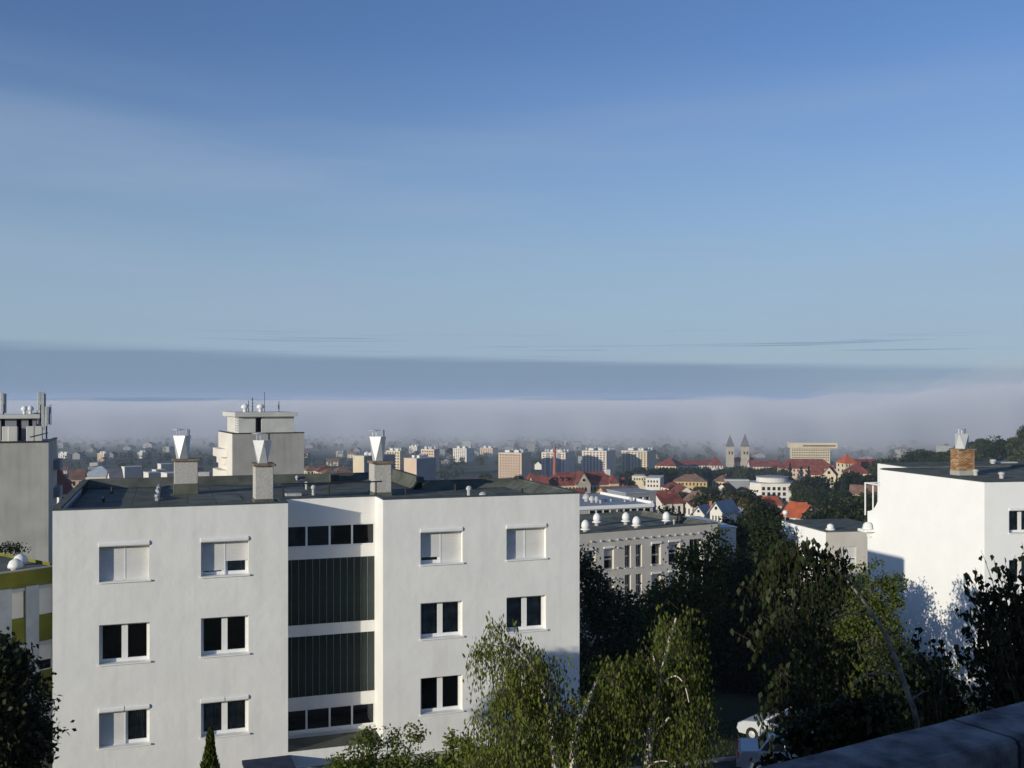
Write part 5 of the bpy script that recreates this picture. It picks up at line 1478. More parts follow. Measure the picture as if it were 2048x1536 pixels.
def house(name, label, px0, px1, yridge, yeave, D, rot=10, wall='offwhite', roof='redroof', kind='gable', group=None, dep=9.0, wins=(3, 1), base=None, chim=True, cat='house', axis='u'):
    """pitched-roof building: ridge along u ('u') or gable towards the viewer ('v'), or hipped"""
    fr = Frame(P(px0, 800, D).x, D, R(rot))
    g = (ground_z(fr.ox, D) if base is None else base) - 1.2
    zr, ze = -(yridge - 800) / F * D, -(yeave - 800) / F * D
    g = min(g, ze - 2.5)
    b = Bld(name, label, cat, fr, g, group)
    ue = fr.u(px1); o = .45
    mb = MB().box(0, ue, 0, dep, g, ze)
    if kind == 'gable' and axis == 'u':
        for u in (0, ue): mb.poly([(u, 0, ze), (u, dep, ze), (u, dep / 2, zr - .12)])
    if kind == 'gable' and axis == 'v':
        for v in (0, dep): mb.poly([(0, v, ze), (ue, v, ze), (ue / 2, v, zr - .12)])
    b.add('wall', mb, M[wall])
    mb = MB(); s = .16
    def sl(pts):
        i = len(mb.v); n = len(pts); mb.v += [p for p in pts] + [(x, y, z + s) for x, y, z in pts]
        mb.f.append(tuple(i + n + k for k in range(n))); mb.m.append(0); mb.f.append(tuple(i + n - 1 - k for k in range(n))); mb.m.append(0)
        for k in range(n):
            j = (k + 1) % n; mb.f.append((i + k, i + j, i + n + j, i + n + k)); mb.m.append(0)
    dz = (zr - ze)
    if kind == 'hip':
        h = min(dep / 2, ue * .45); q = o * dz / (dep / 2)
        A, B, C_, D_ = (-o, -o, ze - q), (ue + o, -o, ze - q), (ue + o, dep + o, ze - q), (-o, dep + o, ze - q)
        E_, F_ = (h, dep / 2, zr), (ue - h, dep / 2, zr)
        if ue - 2 * h < .2:
            E_ = F_ = (ue / 2, dep / 2, zr); sl([A, B, E_]); sl([B, C_, E_]); sl([C_, D_, E_]); sl([D_, A, E_])
        else: sl([A, B, F_, E_]); sl([B, C_, F_]); sl([C_, D_, E_, F_]); sl([D_, A, E_])
    elif axis == 'u':
        q = o * dz / (dep / 2)
        sl([(-o, -o, ze - q), (ue + o, -o, ze - q), (ue + o, dep / 2, zr), (-o, dep / 2, zr)]); sl([(-o, dep / 2, zr), (ue + o, dep / 2, zr), (ue + o, dep + o, ze - q), (-o, dep + o, ze - q)])
    else:
        q = o * dz / (ue / 2)
        sl([(-o, -o, ze - q), (ue / 2, -o, zr), (ue / 2, dep + o, zr), (-o, dep + o, ze - q)]); sl([(ue / 2, -o, zr), (ue + o, -o, ze - q), (ue + o, dep + o, ze - q), (ue / 2, dep + o, zr)])
    b.add('roof', mb, M[roof])
    if chim:
        b.add('chimney', MB().box(ue * .62, ue * .62 + .6, dep * .55, dep * .55 + .6, ze + dz * .4, zr + .7), M['redbrick'])
    nc, nr = wins
    if nc:
        mb = MB(); win_grid(mb, .3, ue - .3, max(g + 1.2, ze - nr * 3.2), ze - .1, nc, nr, 'f', 0, .38, .5)
        win_grid(mb, .6, dep - .6, max(g + 1.2, ze - nr * 3.2), ze - .1, 2, nr, 'l', 0, .3, .5)
        if kind == 'gable' and axis == 'v': mb.box(ue * .4, ue * .6, -.06, -.01, ze + dz * .15, ze + dz * .5)
        o_ = b.add('windows', mb, M['dark_room']); tag(o_, kind='stuff')
    return b
# ---- the big red-roofed palace
fr = Frame(P(1098, 800, 485).x, 485, R(14))
g = -50
pal = Bld('palace', 'large red-roofed building with a central ornamental gable and dormers', 'building', fr, g)
ze, zr = -(970 - 800) / F * 485, -(947 - 800) / F * 485
ue = fr.u(1238); dep = 13
pal.add('wall', MB().box(0, ue, 0, dep, g, ze), M['cream'])
mb = MB(); o = .5; h = 6
A, B, C_, D_ = (-o, -o, ze - .4), (ue + o, -o, ze - .4), (ue + o, dep + o, ze - .4), (-o, dep + o, ze - .4)
E_, F_ = (h, dep / 2, zr), (ue - h, dep / 2, zr)
mb.poly([A, B, F_, E_]); mb.poly([B, C_, F_]); mb.poly([C_, D_, E_, F_]); mb.poly([D_, A, E_])
rf = pal.add('roof', mb, M['redroof'])
ga, gb_ = fr.u(1150), fr.u(1177); gm = (ga + gb_) / 2
mb = MB(); mb.box(ga, gb_, -3.2, 0.2, g, ze + .4); mb.poly([(ga, -3.2, ze + .4), (gb_, -3.2, ze + .4), (gm, -3.2, zr + .2)])
gable = pal.add('gable', mb, M['stone'])  # greyer than the cream walls: the shade on this front is in the colour
mb = MB(); mb.quad((ga - .4, -3.5, ze), (gm, -3.5, zr + .6), (gm, dep / 2, zr + .6), (ga - .4, dep / 2, ze)); mb.quad((gm, -3.5, zr + .6), (gb_ + .4, -3.5, ze), (gb_ + .4, dep / 2, ze), (gm, dep / 2, zr + .6))
pal.add('gable_roof', mb, M['redroof'])
mb = MB(); mb.lathe([(1.35, 0), (1.35, .12)], 16); mb.v = [(gm + a, -3.34 + c, ze + 2.3 + b) for a, b, c in mb.v]; pal.add('round_window', mb, M['cream'], gable)
mb = MB(); mb.lathe([(.8, 0), (.8, .1)], 12); mb.v = [(gm + a, -3.46 + c, ze + 2.3 + b) for a, b, c in mb.v]; pal.add('round_pane', mb, M['dark_room'], gable)
# arched windows
aw = MB(); aw.prism([(-.55, 0), (.55, 0), (.55, 1.5), (.4, 1.95), (0, 2.15), (-.4, 1.95), (-.55, 1.5)], 0, .1); aw.v = [(x, -z, y) for x, y, z in aw.v]; aw = aw.mesh('arched_window', M['dark_room'])
for px in (1112, 1119, 1126, 1133, 1140, 1147): pal.put('arched_window', aw, fr.u(px), -.01, ze - 3.4)
for px in (1153, 1159, 1165, 1171): pal.put('arched_window', aw, fr.u(px, -3.2), -3.21, ze - 3.3)
for px in (1183, 1190, 1197, 1205, 1213, 1220, 1227, 1234): pal.put('arched_window', aw, fr.u(px), -.01, ze - 3.4)
for px in (1108, 1120, 1131): # small dormers
    u = fr.u(px, 2); z = ze + 2.0
    mb = MB(); mb.box(u - .7, u + .7, 1.2, 4, z, z + 1.0); pal.add('dormer', mb, M['redroof'])
    mb = MB(); mb.quad((u - .95, .9, z + .9), (u, .9, z + 1.8), (u, 4.6, z + 1.8), (u - .95, 4.6, z + .9)); mb.quad((u, .9, z + 1.8), (u + .95, .9, z + .9), (u + .95, 4.6, z + .9), (u, 4.6, z + 1.8)); pal.add('dormer_roof', mb, M['redroof'])
ua, ub = fr.u(1218), fr.u(1236)
mb = MB(); mb.box(ua, ub, -1.6, 5, g, ze + .3); pal.add('corner_pavilion', mb, M['cream'])
mb = MB(); um = (ua + ub) / 2; zz = ze + .2
q = [(ua - .4, -2, zz), (ub + .4, -2, zz), (ub + .4, 5, zz), (ua - .4, 5, zz)]
for k in range(4): mb.poly([q[k], q[(k + 1) % 4], (um, 1.5, zz + 4.4)])
pal.add('pavilion_roof', mb, M['redroof'])
u = fr.u(1216, 5); pal.add('chimney', MB().box(u - 1.2, u + 1.2, 5, 7, ze + 2, zr + 1.0), M['offwhite'])
house('house', 'small red hipped roof left of the palace, pointed like a tent', 1057, 1076, 947, 963, 500, 14, 'cream', 'redroof', 'hip', dep=9, chim=False)
house('house', 'low red-roofed wing with a little gable joining the palace on its left', 1068, 1098, 953, 972, 478, 14, 'cream', 'redroof', 'gable', dep=10, chim=False, axis='u')
house('house', 'red-roofed wing half hidden at the right end of the palace', 1236, 1252, 952, 968, 500, -10, 'cream', 'redroof', 'hip', dep=14, chim=False)
house('house', 'red roof just below the palace gable', 1128, 1172, 981, 996, 330, 12, 'offwhite', 'redroof', 'gable', dep=9, chim=False)
house('house', 'brown-tiled house with a gable end below the palace', 1212, 1284, 976, 990, 368, 16, 'ochre', 'brownroof', 'gable', dep=10, chim=True)
house('house', 'red roof low in front of the brown-tiled house', 1184, 1214, 990, 1003, 290, 16, 'offwhite', 'redroof', 'gable', dep=8, chim=False)
# ---- brick chimney of the factory
p = P(1109.5, 950, 800); g = ground_z(p.x, p.y); zt = -(893 - 800) / F * 800
st_ = thing('factory_chimney', 'tall tapering red brick factory chimney before the second tower block', 'chimney', (p.x, p.y, g - 1))
hgt = zt - g + 1
MB().lathe([(1.75, 0), (1.5, hgt * .4), (1.1, hgt * .97)], 14).build('shaft', M['redbrick'], st_, True)
MB().lathe([(1.25, hgt * .955), (1.3, hgt * .98), (1.15, hgt), (.7, hgt)], 14).build('rim', M['redbrick'], st_)
# ---- white flat-roofed pair, yellow school, white round building
slab('flat_block', 'low cream flat-roofed building among trees left of the small white one', 1264, 1300, 1312, 953, 660, -15, 'cream', 1, 6, vents=False, cat='building')
slab('flat_block', 'small white flat-roofed building with a rounded corner below the trees', 1291, 1320, 1328, 957, 620, -15, 'offwhite', 2, 4, vents=False, cat='building')
house('school', 'long yellow building with a worn brown tile roof', 1347, 1414, 950, 962, 600, -12, 'ochre', 'brownroof', 'hip', dep=13, wins=(9, 2), cat='building')
house('school', 'yellow wing with brown roof right of the long yellow building', 1424, 1452, 951, 962, 610, -30, 'ochre', 'brownroof', 'hip', dep=16, wins=(4, 2), cat='building')
slab('flat_block', 'flat grey roof spreading beside the yellow wing', 1450, 1498, 1504, 961, 570, -8, 'greypanel', 0, 1, vents=False, cat='building')
fr = Frame(P(1522, 800, 520).x, 520, R(-6))
g = -58
rd = Bld('office_building', 'white three-storey building crowned by a low round drum', 'building', fr, g)
ue = fr.u(1583); zt = -(967 - 800) / F * 520
fp = [(0, 0), (ue, 0), (ue + 3, 4), (ue + 3, 16), (-3, 16), (-5.2, 4)]
rd.add('wall', MB().prism(fp, g, zt), M['offwhite'])
rd.add('roof', MB().prism([(x * 1.03 - .2, y * 1.03 - .3) for x, y in fp], zt + .01, zt + .5), M['greyroof'])
cxd = (fr.u(1513, 7) + fr.u(1577, 7)) / 2; rdr = (fr.u(1577, 7) - fr.u(1513, 7)) / 2
mb = MB().lathe([(rdr, 0), (rdr, 2.3)], 28, (cxd, 8, zt + .5)); rd.add('drum', mb, M['offwhite'])
mb = MB().lathe([(rdr + .3, 0), (rdr + .3, .35), (rdr * .4, .9)], 28, (cxd, 8, zt + 2.81)); rd.add('drum_roof', mb, M['greyroof'])
wme = MB().box(-.75, .75, -.08, -.012, 0, 1.75).mesh('window', M['dark_room'])
for py in (975.5, 986, 997):
    for px in (1527, 1537.5, 1548, 1558, 1568.5): rd.put('window', wme, fr.u(px), 0, -(py + 5 - 800) / F * 520)
wl_ = MB().box(-.012, -.08, -.6, .6, 0, 1.7).mesh('window', M['dark_room'])
slab('flat_block', 'low white wing to the right of the round-drum building', 1593, 1630, 1636, 983, 500, -6, 'offwhite', 1, 6, vents=False, cat='building')
# ---- near houses
house('house', 'bright orange-roofed house with grey gable right above the annex roof', 1578, 1606, 1008, 1032, 235, -25, 'offwhite', 'orangeroof', 'gable', dep=7.5, chim=False, axis='u')
house('house', 'grey-walled gable house joined to the bright orange roof', 1602, 1636, 1011, 1033, 232, 12, 'concrete', 'orangeroof', 'gable', dep=9, chim=False, axis='v')
house('house', 'smaller orange roof under the round-drum building', 1526, 1564, 996, 1010, 330, 14, 'offwhite', 'orangeroof', 'gable', dep=8, chim=False)
house('house', 'house with dark grey roof and sunlit white gable, left of a pair', 1386, 1408, 1012, 1026, 195, -35, 'offwhite', 'greyroof', 'gable', dep=8, chim=True, axis='v')
house('house', 'house with dark grey roof and sunlit white gable, right of a pair', 1420, 1444, 1004, 1021, 185, -35, 'offwhite', 'greyroof', 'gable', dep=7, chim=False, axis='v')
house('house', 'tiny white house with round-topped gable among the trees', 1476, 1495, 1018, 1030, 215, 8, 'offwhite', 'greyroof', 'gable', dep=6, wins=(2, 1), chim=False, axis='v')
house('house', 'red-roofed house beside the dark plant room', 1326, 1366, 992, 1006, 262, 14, 'offwhite', 'redroof', 'gable', dep=8, chim=True)
house('house', 'small red roof showing among trees below the yellow building', 1336, 1372, 966, 976, 470, 14, 'offwhite', 'redroof', 'hip', dep=9, chim=False)
house('house', 'tiny red roof left of the dark-roofed pair', 1384, 1398, 1005, 1012, 260, 14, 'offwhite', 'redroof', 'gable', dep=6, chim=False)
# ---- monastery range and church
house('monastery', 'cream-ended building with a dark red hipped roof at the left end of the monastery', 1310, 1352, 916, 931, 900, -30, 'cream', 'redroof', 'hip', dep=22, wins=(6, 2), chim=False, cat='building')
house('monastery', 'long low red roof between the cream-ended building and the church', 1345, 1428, 922, 931, 930, 4, 'offwhite', 'redroof', 'gable', dep=16, wins=(14, 1), chim=False, cat='building')
house('monastery', 'pointed dark red pavilion roof in the monastery range', 1422, 1446, 914, 930, 925, 4, 'offwhite', 'redroof', 'hip', dep=11, wins=(4, 1), chim=False, cat='building')
house('monastery', 'long red roof to the right of the church towers', 1500, 1562, 922, 933, 930, -4, 'offwhite', 'redroof', 'gable', dep=16, wins=(10, 1), chim=False, cat='building')
D = 1090; c0 = P(1459, 900, D); g = ground_z(c0.x, D)
chu = thing('church', 'twin-towered stone church with grey pointed spires fading into the fog', 'church', (c0.x, D, g - 1))
def church_tower(cx, ytop, ybody, w):
    x = P(cx, 0, D).x - c0.x; zt = -(ytop - 800) / F * D - g + 1; zb = -(ybody - 800) / F * D - g + 1; h = w / 2
    mb = MB().box(x - h, x + h, -h, h, 0, zb); mb.box(x - h - .3, x + h + .3, -h - .3, h + .3, zb * .86, zb * .88)
    t = mb.build('tower', M['stone'], chu)
    mb = MB(); q = [(x - h - .5, -h - .5, zb), (x + h + .5, -h - .5, zb), (x + h + .5, h + .5, zb), (x - h - .5, h + .5, zb)]
    zm = zb + (zt - zb) * .86
    r = [(x - .5, -.5, zm), (x + .5, -.5, zm), (x + .5, .5, zm), (x - .5, .5, zm)]
    for k in range(4): mb.quad(q[k], q[(k + 1) % 4], r[(k + 1) % 4], r[k])
    mb.tube([(x, 0, zm - .2), (x, 0, zt)], [.5, .08], 5)
    mb.build('spire', M['slate'], t)
    mb = MB()
    for dx in (-1.6, 1.6): mb.box(x + dx - .7, x + dx + .7, -h - .12, -h - .02, zb * .72, zb * .82)
    tag(mb.build('belfry_windows', M['dark_room'], t), kind='stuff')
church_tower(1460, 869, 893, 7.4); church_tower(1490, 866, 893, 7.4)
xa = P(1470, 0, D).x - c0.x; xb = P(1510, 0, D).x - c0.x
zb = -(924 - 800) / F * D - g + 1; zr = -(916 - 800) / F * D - g + 1
MB().box(xa, xb, 5, 19, 0, zb).build('nave', M['stone'], chu)
mb = MB(); mb.quad((xa - .5, 4.4, zb - .3), (xb + .5, 4.4, zb - .3), (xb + .5, 12, zr), (xa - .5, 12, zr)); mb.quad((xa - .5, 12, zr), (xb + .5, 12, zr), (xb + .5, 19.6, zb - .3), (xa - .5, 19.6, zb - .3)); mb.build('roof', M['orangeroof'], chu)
# ---- hospital slab in the fog's edge
b = slab('slab_block', 'long cream slab with an overhanging top storey, its left end fading into fog', 1582, 1660, 1664, 897, 1130, -4, 'cream', 5, 22, vents=False, cat='building', ww=.5)
fr = b.fr; zt = -(897 - 800) / F * 1130; ua, ub = fr.u(1580), fr.u(1674)
b.add('top_storey', MB().box(ua, ub, -2, 14, zt + .52, zt + 6.0), M['cream'])
b.add('top_roof', MB().box(ua - .5, ub + .5, -2.5, 14.5, zt + 6.02, zt + 6.6), M['offwhite'])
mb = MB(); win_grid(mb, ua + 14, ub - 2, zt + 1.4, zt + 5, 18, 1, 'f', -2, .7, .5); tag(b.add('top_windows', mb, M['dark_room']), kind='stuff')
# ---- red-roofed school group at the foot of the wooded hill
house('school', 'long red-roofed range in front of the foggy slab', 1560, 1672, 919, 936, 730, -8, 'peach', 'redroof', 'hip', dep=16, wins=(14, 2), chim=True, cat='building')
house('school', 'tall cream gabled building with red roof, before the long red range', 1644, 1672, 934, 950, 560, -22, 'cream', 'redroof', 'gable', dep=13, wins=(2, 4), chim=True, cat='building', axis='v', base=-62)
house('school', 'lower red-roofed wing joined to the left of the tall gable', 1622, 1645, 937, 949, 568, -22, 'cream', 'redroof', 'gable', dep=10, wins=(3, 3), chim=False, cat='building', base=-62)
house('school', 'orange-topped tower-like house at the right end of the school group', 1690, 1714, 911, 926, 620, 10, 'cream', 'orangeroof', 'hip', dep=11, wins=(4, 2), chim=True, cat='building', base=-64)
house('school', 'dark red roof below the tower-like house', 1688, 1742, 929, 946, 590, -14, 'cream', 'redroof', 'hip', dep=15, wins=(8, 2), chim=True, cat='building', base=-64)
house('school', 'red roof furthest right in the school group, cut by the white block', 1716, 1760, 920, 934, 640, 12, 'peach', 'redroof', 'gable', dep=12, wins=(5, 2), chim=True, cat='building', base=-62)
house('house', 'small orange-walled house low under the tall gable', 1692, 1706, 938, 950, 540, -20, 'ochre', 'redroof', 'gable', dep=8, wins=(2, 2), chim=False, axis='v')
# ---- left: pale-roofed hall, roofs right beside the grey tower
house('hall', 'pale sheet-roofed hall with white walls seen over the left of the main roof', 166, 224, 936, 952, 400, 14, 'offwhite', 'paleroof', 'hip', dep=14, wins=(0, 0), chim=False, cat='building')
house('house', 'dark-roofed house to the right of the pale hall', 222, 246, 940, 962, 380, 30, 'offwhite', 'slate', 'gable', dep=10, wins=(0, 0), chim=False)
house('house', 'brown-roofed house to the left of the pale hall', 140, 168, 941, 958, 360, 20, 'peach', 'brownroof', 'gable', dep=10, wins=(2, 1), chim=False)
house('house', 'house with a white-edged steep gable close to the grey tower', 118, 146, 942, 985, 190, 62, 'offwhite', 'redroof', 'gable', dep=9, wins=(2, 2), chim=False)
house('house', 'red-roofed house squeezed against the edge of the grey tower', 100, 128, 950, 970, 300, 10, 'peach', 'redroof', 'hip', dep=9, wins=(2, 1), chim=False)
for k, (a, b_, yr, ye, D, m_) in enumerate(((613, 636, 932, 941, 560, 'brownroof'), (636, 664, 934, 943, 540, 'redroof'), (672, 704, 936, 945, 520, 'brownroof'), (650, 676, 940, 947, 500, 'brownroof'))):
    house('house', ('brown roof nearest the grey penthouse tower', 'reddish roof second from the grey penthouse tower', 'brown roof nearest the cream-ended slab', 'low brown roof in front of the reddish one')[k], a, b_, yr, ye, D, 24, 'cream', m_, 'hip', dep=11, wins=(3, 1), chim=True)

# ---- lesser houses and trees filling the town; none may stand in front of a landmark
KEEP = [(990, 1320, 960, 940), (700, 882, 950, 840), (900, 1000, 938, 1300), (1050, 1260, 986, 470), (1095, 1115, 950, 790), (1260, 1330, 972, 615), (1345, 1416, 974, 595), (1416, 1500, 968, 565), (1496, 1596, 1000, 512),
        (1590, 1632, 998, 495), (1308, 1350, 938, 890), (1350, 1565, 931, 920), (1440, 1512, 928, 1000), (1575, 1680, 918, 1120), (1556, 1640, 942, 720), (1640, 1675, 984, 555), (1620, 1645, 968, 560), (1684, 1764, 946, 580),
        (1574, 1640, 1034, 228), (1524, 1566, 1008, 325), (1384, 1456, 1036, 180), (1474, 1497, 1034, 210), (1324, 1368, 1006, 258), (1126, 1216, 1000, 285), (1210, 1288, 992, 360), (100, 350, 966, 185), (610, 706, 946, 495)]
def clear(px, w, ytop, D):
    for a, b, y, d in KEEP:
        if px + w > a and px - w < b and ytop < y and D < d + 12: return False
    return True
def inside(px, w, D):
    for a, b, y, d in KEEP:
        if px + w > a and px - w < b and abs(D - d - 10) < 24: return True
    return False
rng = random.Random(77)
protos = []
def house_proto(k):
    w, d, h, r = (9, 8, 3.6, 3.4) if k < 4 else (14, 9, 5.5, 3.6)
    root_mb = MB().box(-w / 2, w / 2, -d / 2, d / 2, -3, h); root_mb.poly([(-w / 2, -d / 2, h), (-w / 2, d / 2, h), (-w / 2, 0, h + r - .1)]); root_mb.poly([(w / 2, -d / 2, h), (w / 2, d / 2, h), (w / 2, 0, h + r - .1)])
    wall = root_mb.mesh('wall', M[('offwhite', 'cream', 'peach', 'offwhite', 'cream', 'offwhite')[k]])
    mb = MB(); o = .4
    mb.quad((-w / 2 - o, -d / 2 - o, h - .3), (w / 2 + o, -d / 2 - o, h - .3), (w / 2 + o, 0, h + r), (-w / 2 - o, 0, h + r)); mb.quad((-w / 2 - o, 0, h + r), (w / 2 + o, 0, h + r), (w / 2 + o, d / 2 + o, h - .3), (-w / 2 - o, d / 2 + o, h - .3))
    mb.box(w * .2, w * .2 + .6, -.8, -.2, h + r * .5, h + r + .6)
    roof = mb.mesh('roof', M[('redroof', 'redroof', 'brownroof', 'redroof', 'brownroof', 'redroof')[k]])
    mb = MB(); win_grid(mb, -w / 2 + .3, w / 2 - .3, .4, h, 3, 1 if k < 4 else 2, 'f', -d / 2, .35, .5); win = mb.mesh('windows', M['dark_room'])
    return wall, roof, win
HP = [house_proto(k) for k in range(6)]
KINDN = ['red-roofed', 'red-roofed', 'brown-roofed', 'red-roofed', 'long brown-roofed', 'long red-roofed']
nh = 0; tries = 0
while nh < 64 and tries < 4000:
    tries += 1
    if rng.random() < .72: px, D = rng.uniform(1050, 1760), 10 ** rng.uniform(math.log10(210), math.log10(1150))
    else: px, D = rng.uniform(110, 1000), rng.uniform(520, 1700)
    x = P(px, 0, D).x; z = ground_z(x, D); k = rng.randrange(6)
    w = 7 / D * F
    yt = 800 - (z + 8) / D * F
    if not clear(px, w, yt, D) or inside(px, w, D): continue
    r = thing('house', 'small %s house scattered among the trees of the town' % KINDN[k], 'house', (x, D, z), R(rng.choice((12, 20, 100, 60, -20)) + rng.uniform(-8, 8)), 'small %s houses across the town' % KINDN[k])
    for nm, me in zip(('wall', 'roof', 'windows'), HP[k]):
        o = put(nm, me, r)
        if nm == 'windows': o['kind'] = 'stuff'
    nh += 1
# trees of the town: a few kinds, copied
def far_tree_mesh(seed, n, H, W, m, leaf, conifer=False):
    rg = np.random.default_rng(seed)
    if conifer:
        t = rg.random(n) ** .7; z = H * (.12 + .88 * t); w = W * (1 - t) ** .8 * (.75 + .35 * np.sin(z * 2.6))
        a = rg.uniform(0, 6.28, n); r = w * rg.uniform(.4, 1.05, n)
        c = np.stack([r * np.cos(a), r * np.sin(a), z], 1); ax = np.stack([np.cos(a), np.sin(a), np.full(n, -.3)], 1)
        v, f = leaves(c, ax + rg.normal(size=(n, 3)) * .3, rg.normal(size=(n, 3)) + np.array([0, 0, 1.]), np.full(n, leaf), np.full(n, leaf * .6))
    else:
        blobs = []
        for i in range(8):
            a = rg.uniform(0, 6.28); q = W * rg.uniform(.1, .62); zz = H * rg.uniform(.42, .82); r = W * rg.uniform(.38, .6)
            blobs.append((q * math.cos(a), q * math.sin(a), zz, r, r, r * .8))
        blobs.append((0, 0, H * .84, W * .42, W * .42, H * .17))
        p, d = blob_points(rg, blobs, n, .5)
        nr = unit(rg.normal(size=(n, 3)) * .6 + d); ax = unit(rg.normal(size=(n, 3)))
        s = rg.uniform(.7, 1.3, n); v, f = leaves(p, ax, nr, leaf * s, leaf * .75 * s)
    tm = MB().tube([(0, 0, -1), (0, 0, H * .35), (.1, 0, H * .75)], [W * .08, W * .06, W * .02], 6)
    # leaves and stem share one mesh: too small in the picture to tell apart
    tq = [q for q in tm.f if len(q) == 4]
    nv = len(v); v = np.vstack([v, np.array(tm.v)]); f = np.vstack([f, np.array(tq) + nv])
    mi = np.zeros(len(f), dtype=np.int32); mi[len(f) - len(tq):] = 1
    return np_mesh('tree', v, f, [M[m], M['bark']], mi)
FT = [far_tree_mesh(200 + k, 2600, 11, 5.2, 'leaf_town', .75) for k in range(4)] + [far_tree_mesh(210 + k, 2200, 9, 4.6, 'leaf_dark', .7) for k in range(2)] + [far_tree_mesh(220, 2200, 12, 4.6, 'leaf_brown', .7)] + [far_tree_mesh(230 + k, 1500, 13, 2.6, 'needle', .7, True) for k in range(2)] + [far_tree_mesh(240, 2400, 12, 5.5, 'leaf_mid', .75)]
KIND_T = ['green'] * 4 + ['dark green'] * 2 + ['brownish'] + ['dark conical'] * 2 + ['bright green']
def far_tree(px, D, k, s, where):
    x = P(px, 0, D).x
    o = link('tree', FT[k]); o.location = (x, D, ground_z(x, D) - .3); o.rotation_euler = (0, 0, rng.uniform(0, 6.28)); o.scale = (s * rng.uniform(.85, 1.2), s * rng.uniform(.85, 1.2), s)
    tag(o, '%s tree %s' % (KIND_T[k], where), 'tree', '%s trees %s' % (KIND_T[k], where))
nt = 0; tries = 0
while nt < 42 and tries < 9000:
    tries += 1
    px, D = (rng.uniform(1055, 1780), 10 ** rng.uniform(math.log10(135), math.log10(1080))) if rng.random() < .86 else (rng.uniform(110, 1000), rng.uniform(500, 1500))
    k = rng.choices(range(10), [5, 5, 5, 5, 3, 3, 1, 1.2, 1.2, 2])[0]; s = rng.uniform(.65, 1.25)
    x = P(px, 0, D).x; z = ground_z(x, D); w = 4.5 * s / D * F
    if not clear(px, w, 800 - (z + 12.5 * s) / D * F, D) or inside(px, 0, D): continue
    far_tree(px, D, k, s, 'in the gardens of the town'); nt += 1
# belts of trees whose tops the photo shows
def belt(px0, px1, D, yt, n, where, kinds=(0, 1, 2, 3, 4, 5), dd=.06, jit=4):
    for i in range(n):
        px = px0 + (px1 - px0) * (i + rng.random()) / n; d = D * (1 + rng.uniform(-dd, dd)); k = rng.choice(kinds)
        x = P(px, 0, d).x; top = -(yt + rng.uniform(-jit, jit) - 800) / F * d
        s = max(.35, (top - ground_z(x, d)) / (11.2 if k < 4 else 9.3 if k < 6 else 12.6))
        if s < 1.9: far_tree(px, d, k, s, where)
belt(1302, 1572, 800, 935, 30, 'in the belt below the monastery roofs')
belt(1395, 1570, 740, 941, 16, 'in the second row below the monastery roofs')
belt(1246, 1345, 700, 940, 11, 'right of the big red-roofed palace', (4, 5, 0), jit=6)
belt(1240, 1262, 560, 958, 4, 'close to the right end of the palace', (4, 5), jit=5)
belt(1335, 1500, 480, 974, 18, 'below the long yellow building', (0, 1, 2, 3, 4, 5, 6))
belt(1262, 1340, 430, 984, 9, 'below the small white flat-roofed building', (0, 2, 4, 9))
belt(1178, 1214, 400, 983, 4, 'before the palace front', (0, 9, 3), jit=5)
belt(1395, 1500, 330, 990, 12, 'left of the round-drum building', (0, 4, 6, 3), jit=9)
belt(1420, 1496, 262, 984, 6, 'of the brownish clump before the round-drum building', (6, 6, 4), jit=6)
belt(1500, 1580, 300, 1012, 8, 'in front of the round-drum building', (0, 3, 5), jit=6)
belt(1440, 1570, 200, 1030, 9, 'behind the pale annex roof', (4, 5, 0), jit=8)
belt(1326, 1420, 320, 1006, 8, 'around the red-roofed house by the plant room', (0, 4, 5), jit=6)
belt(1590, 1645, 500, 955, 7, 'between the round-drum building and the tall gable', (4, 0, 9), jit=8)
belt(1596, 1660, 420, 975, 6, 'over the low white wing', (4, 0, 3), jit=9)
belt(1672, 1762, 490, 952, 13, 'at the foot of the red-roofed school group', (4, 5, 7, 8), jit=9)
belt(1660, 1750, 330, 985, 11, 'on the slope left of the bright white block', (4, 5, 0, 7), jit=10)
belt(1640, 1740, 215, 1010, 9, 'just above the lower annex roof', (4, 5, 0), jit=8)
belt(1560, 1690, 760, 930, 7, 'before the foggy cream slab', (4, 7, 8), jit=5)
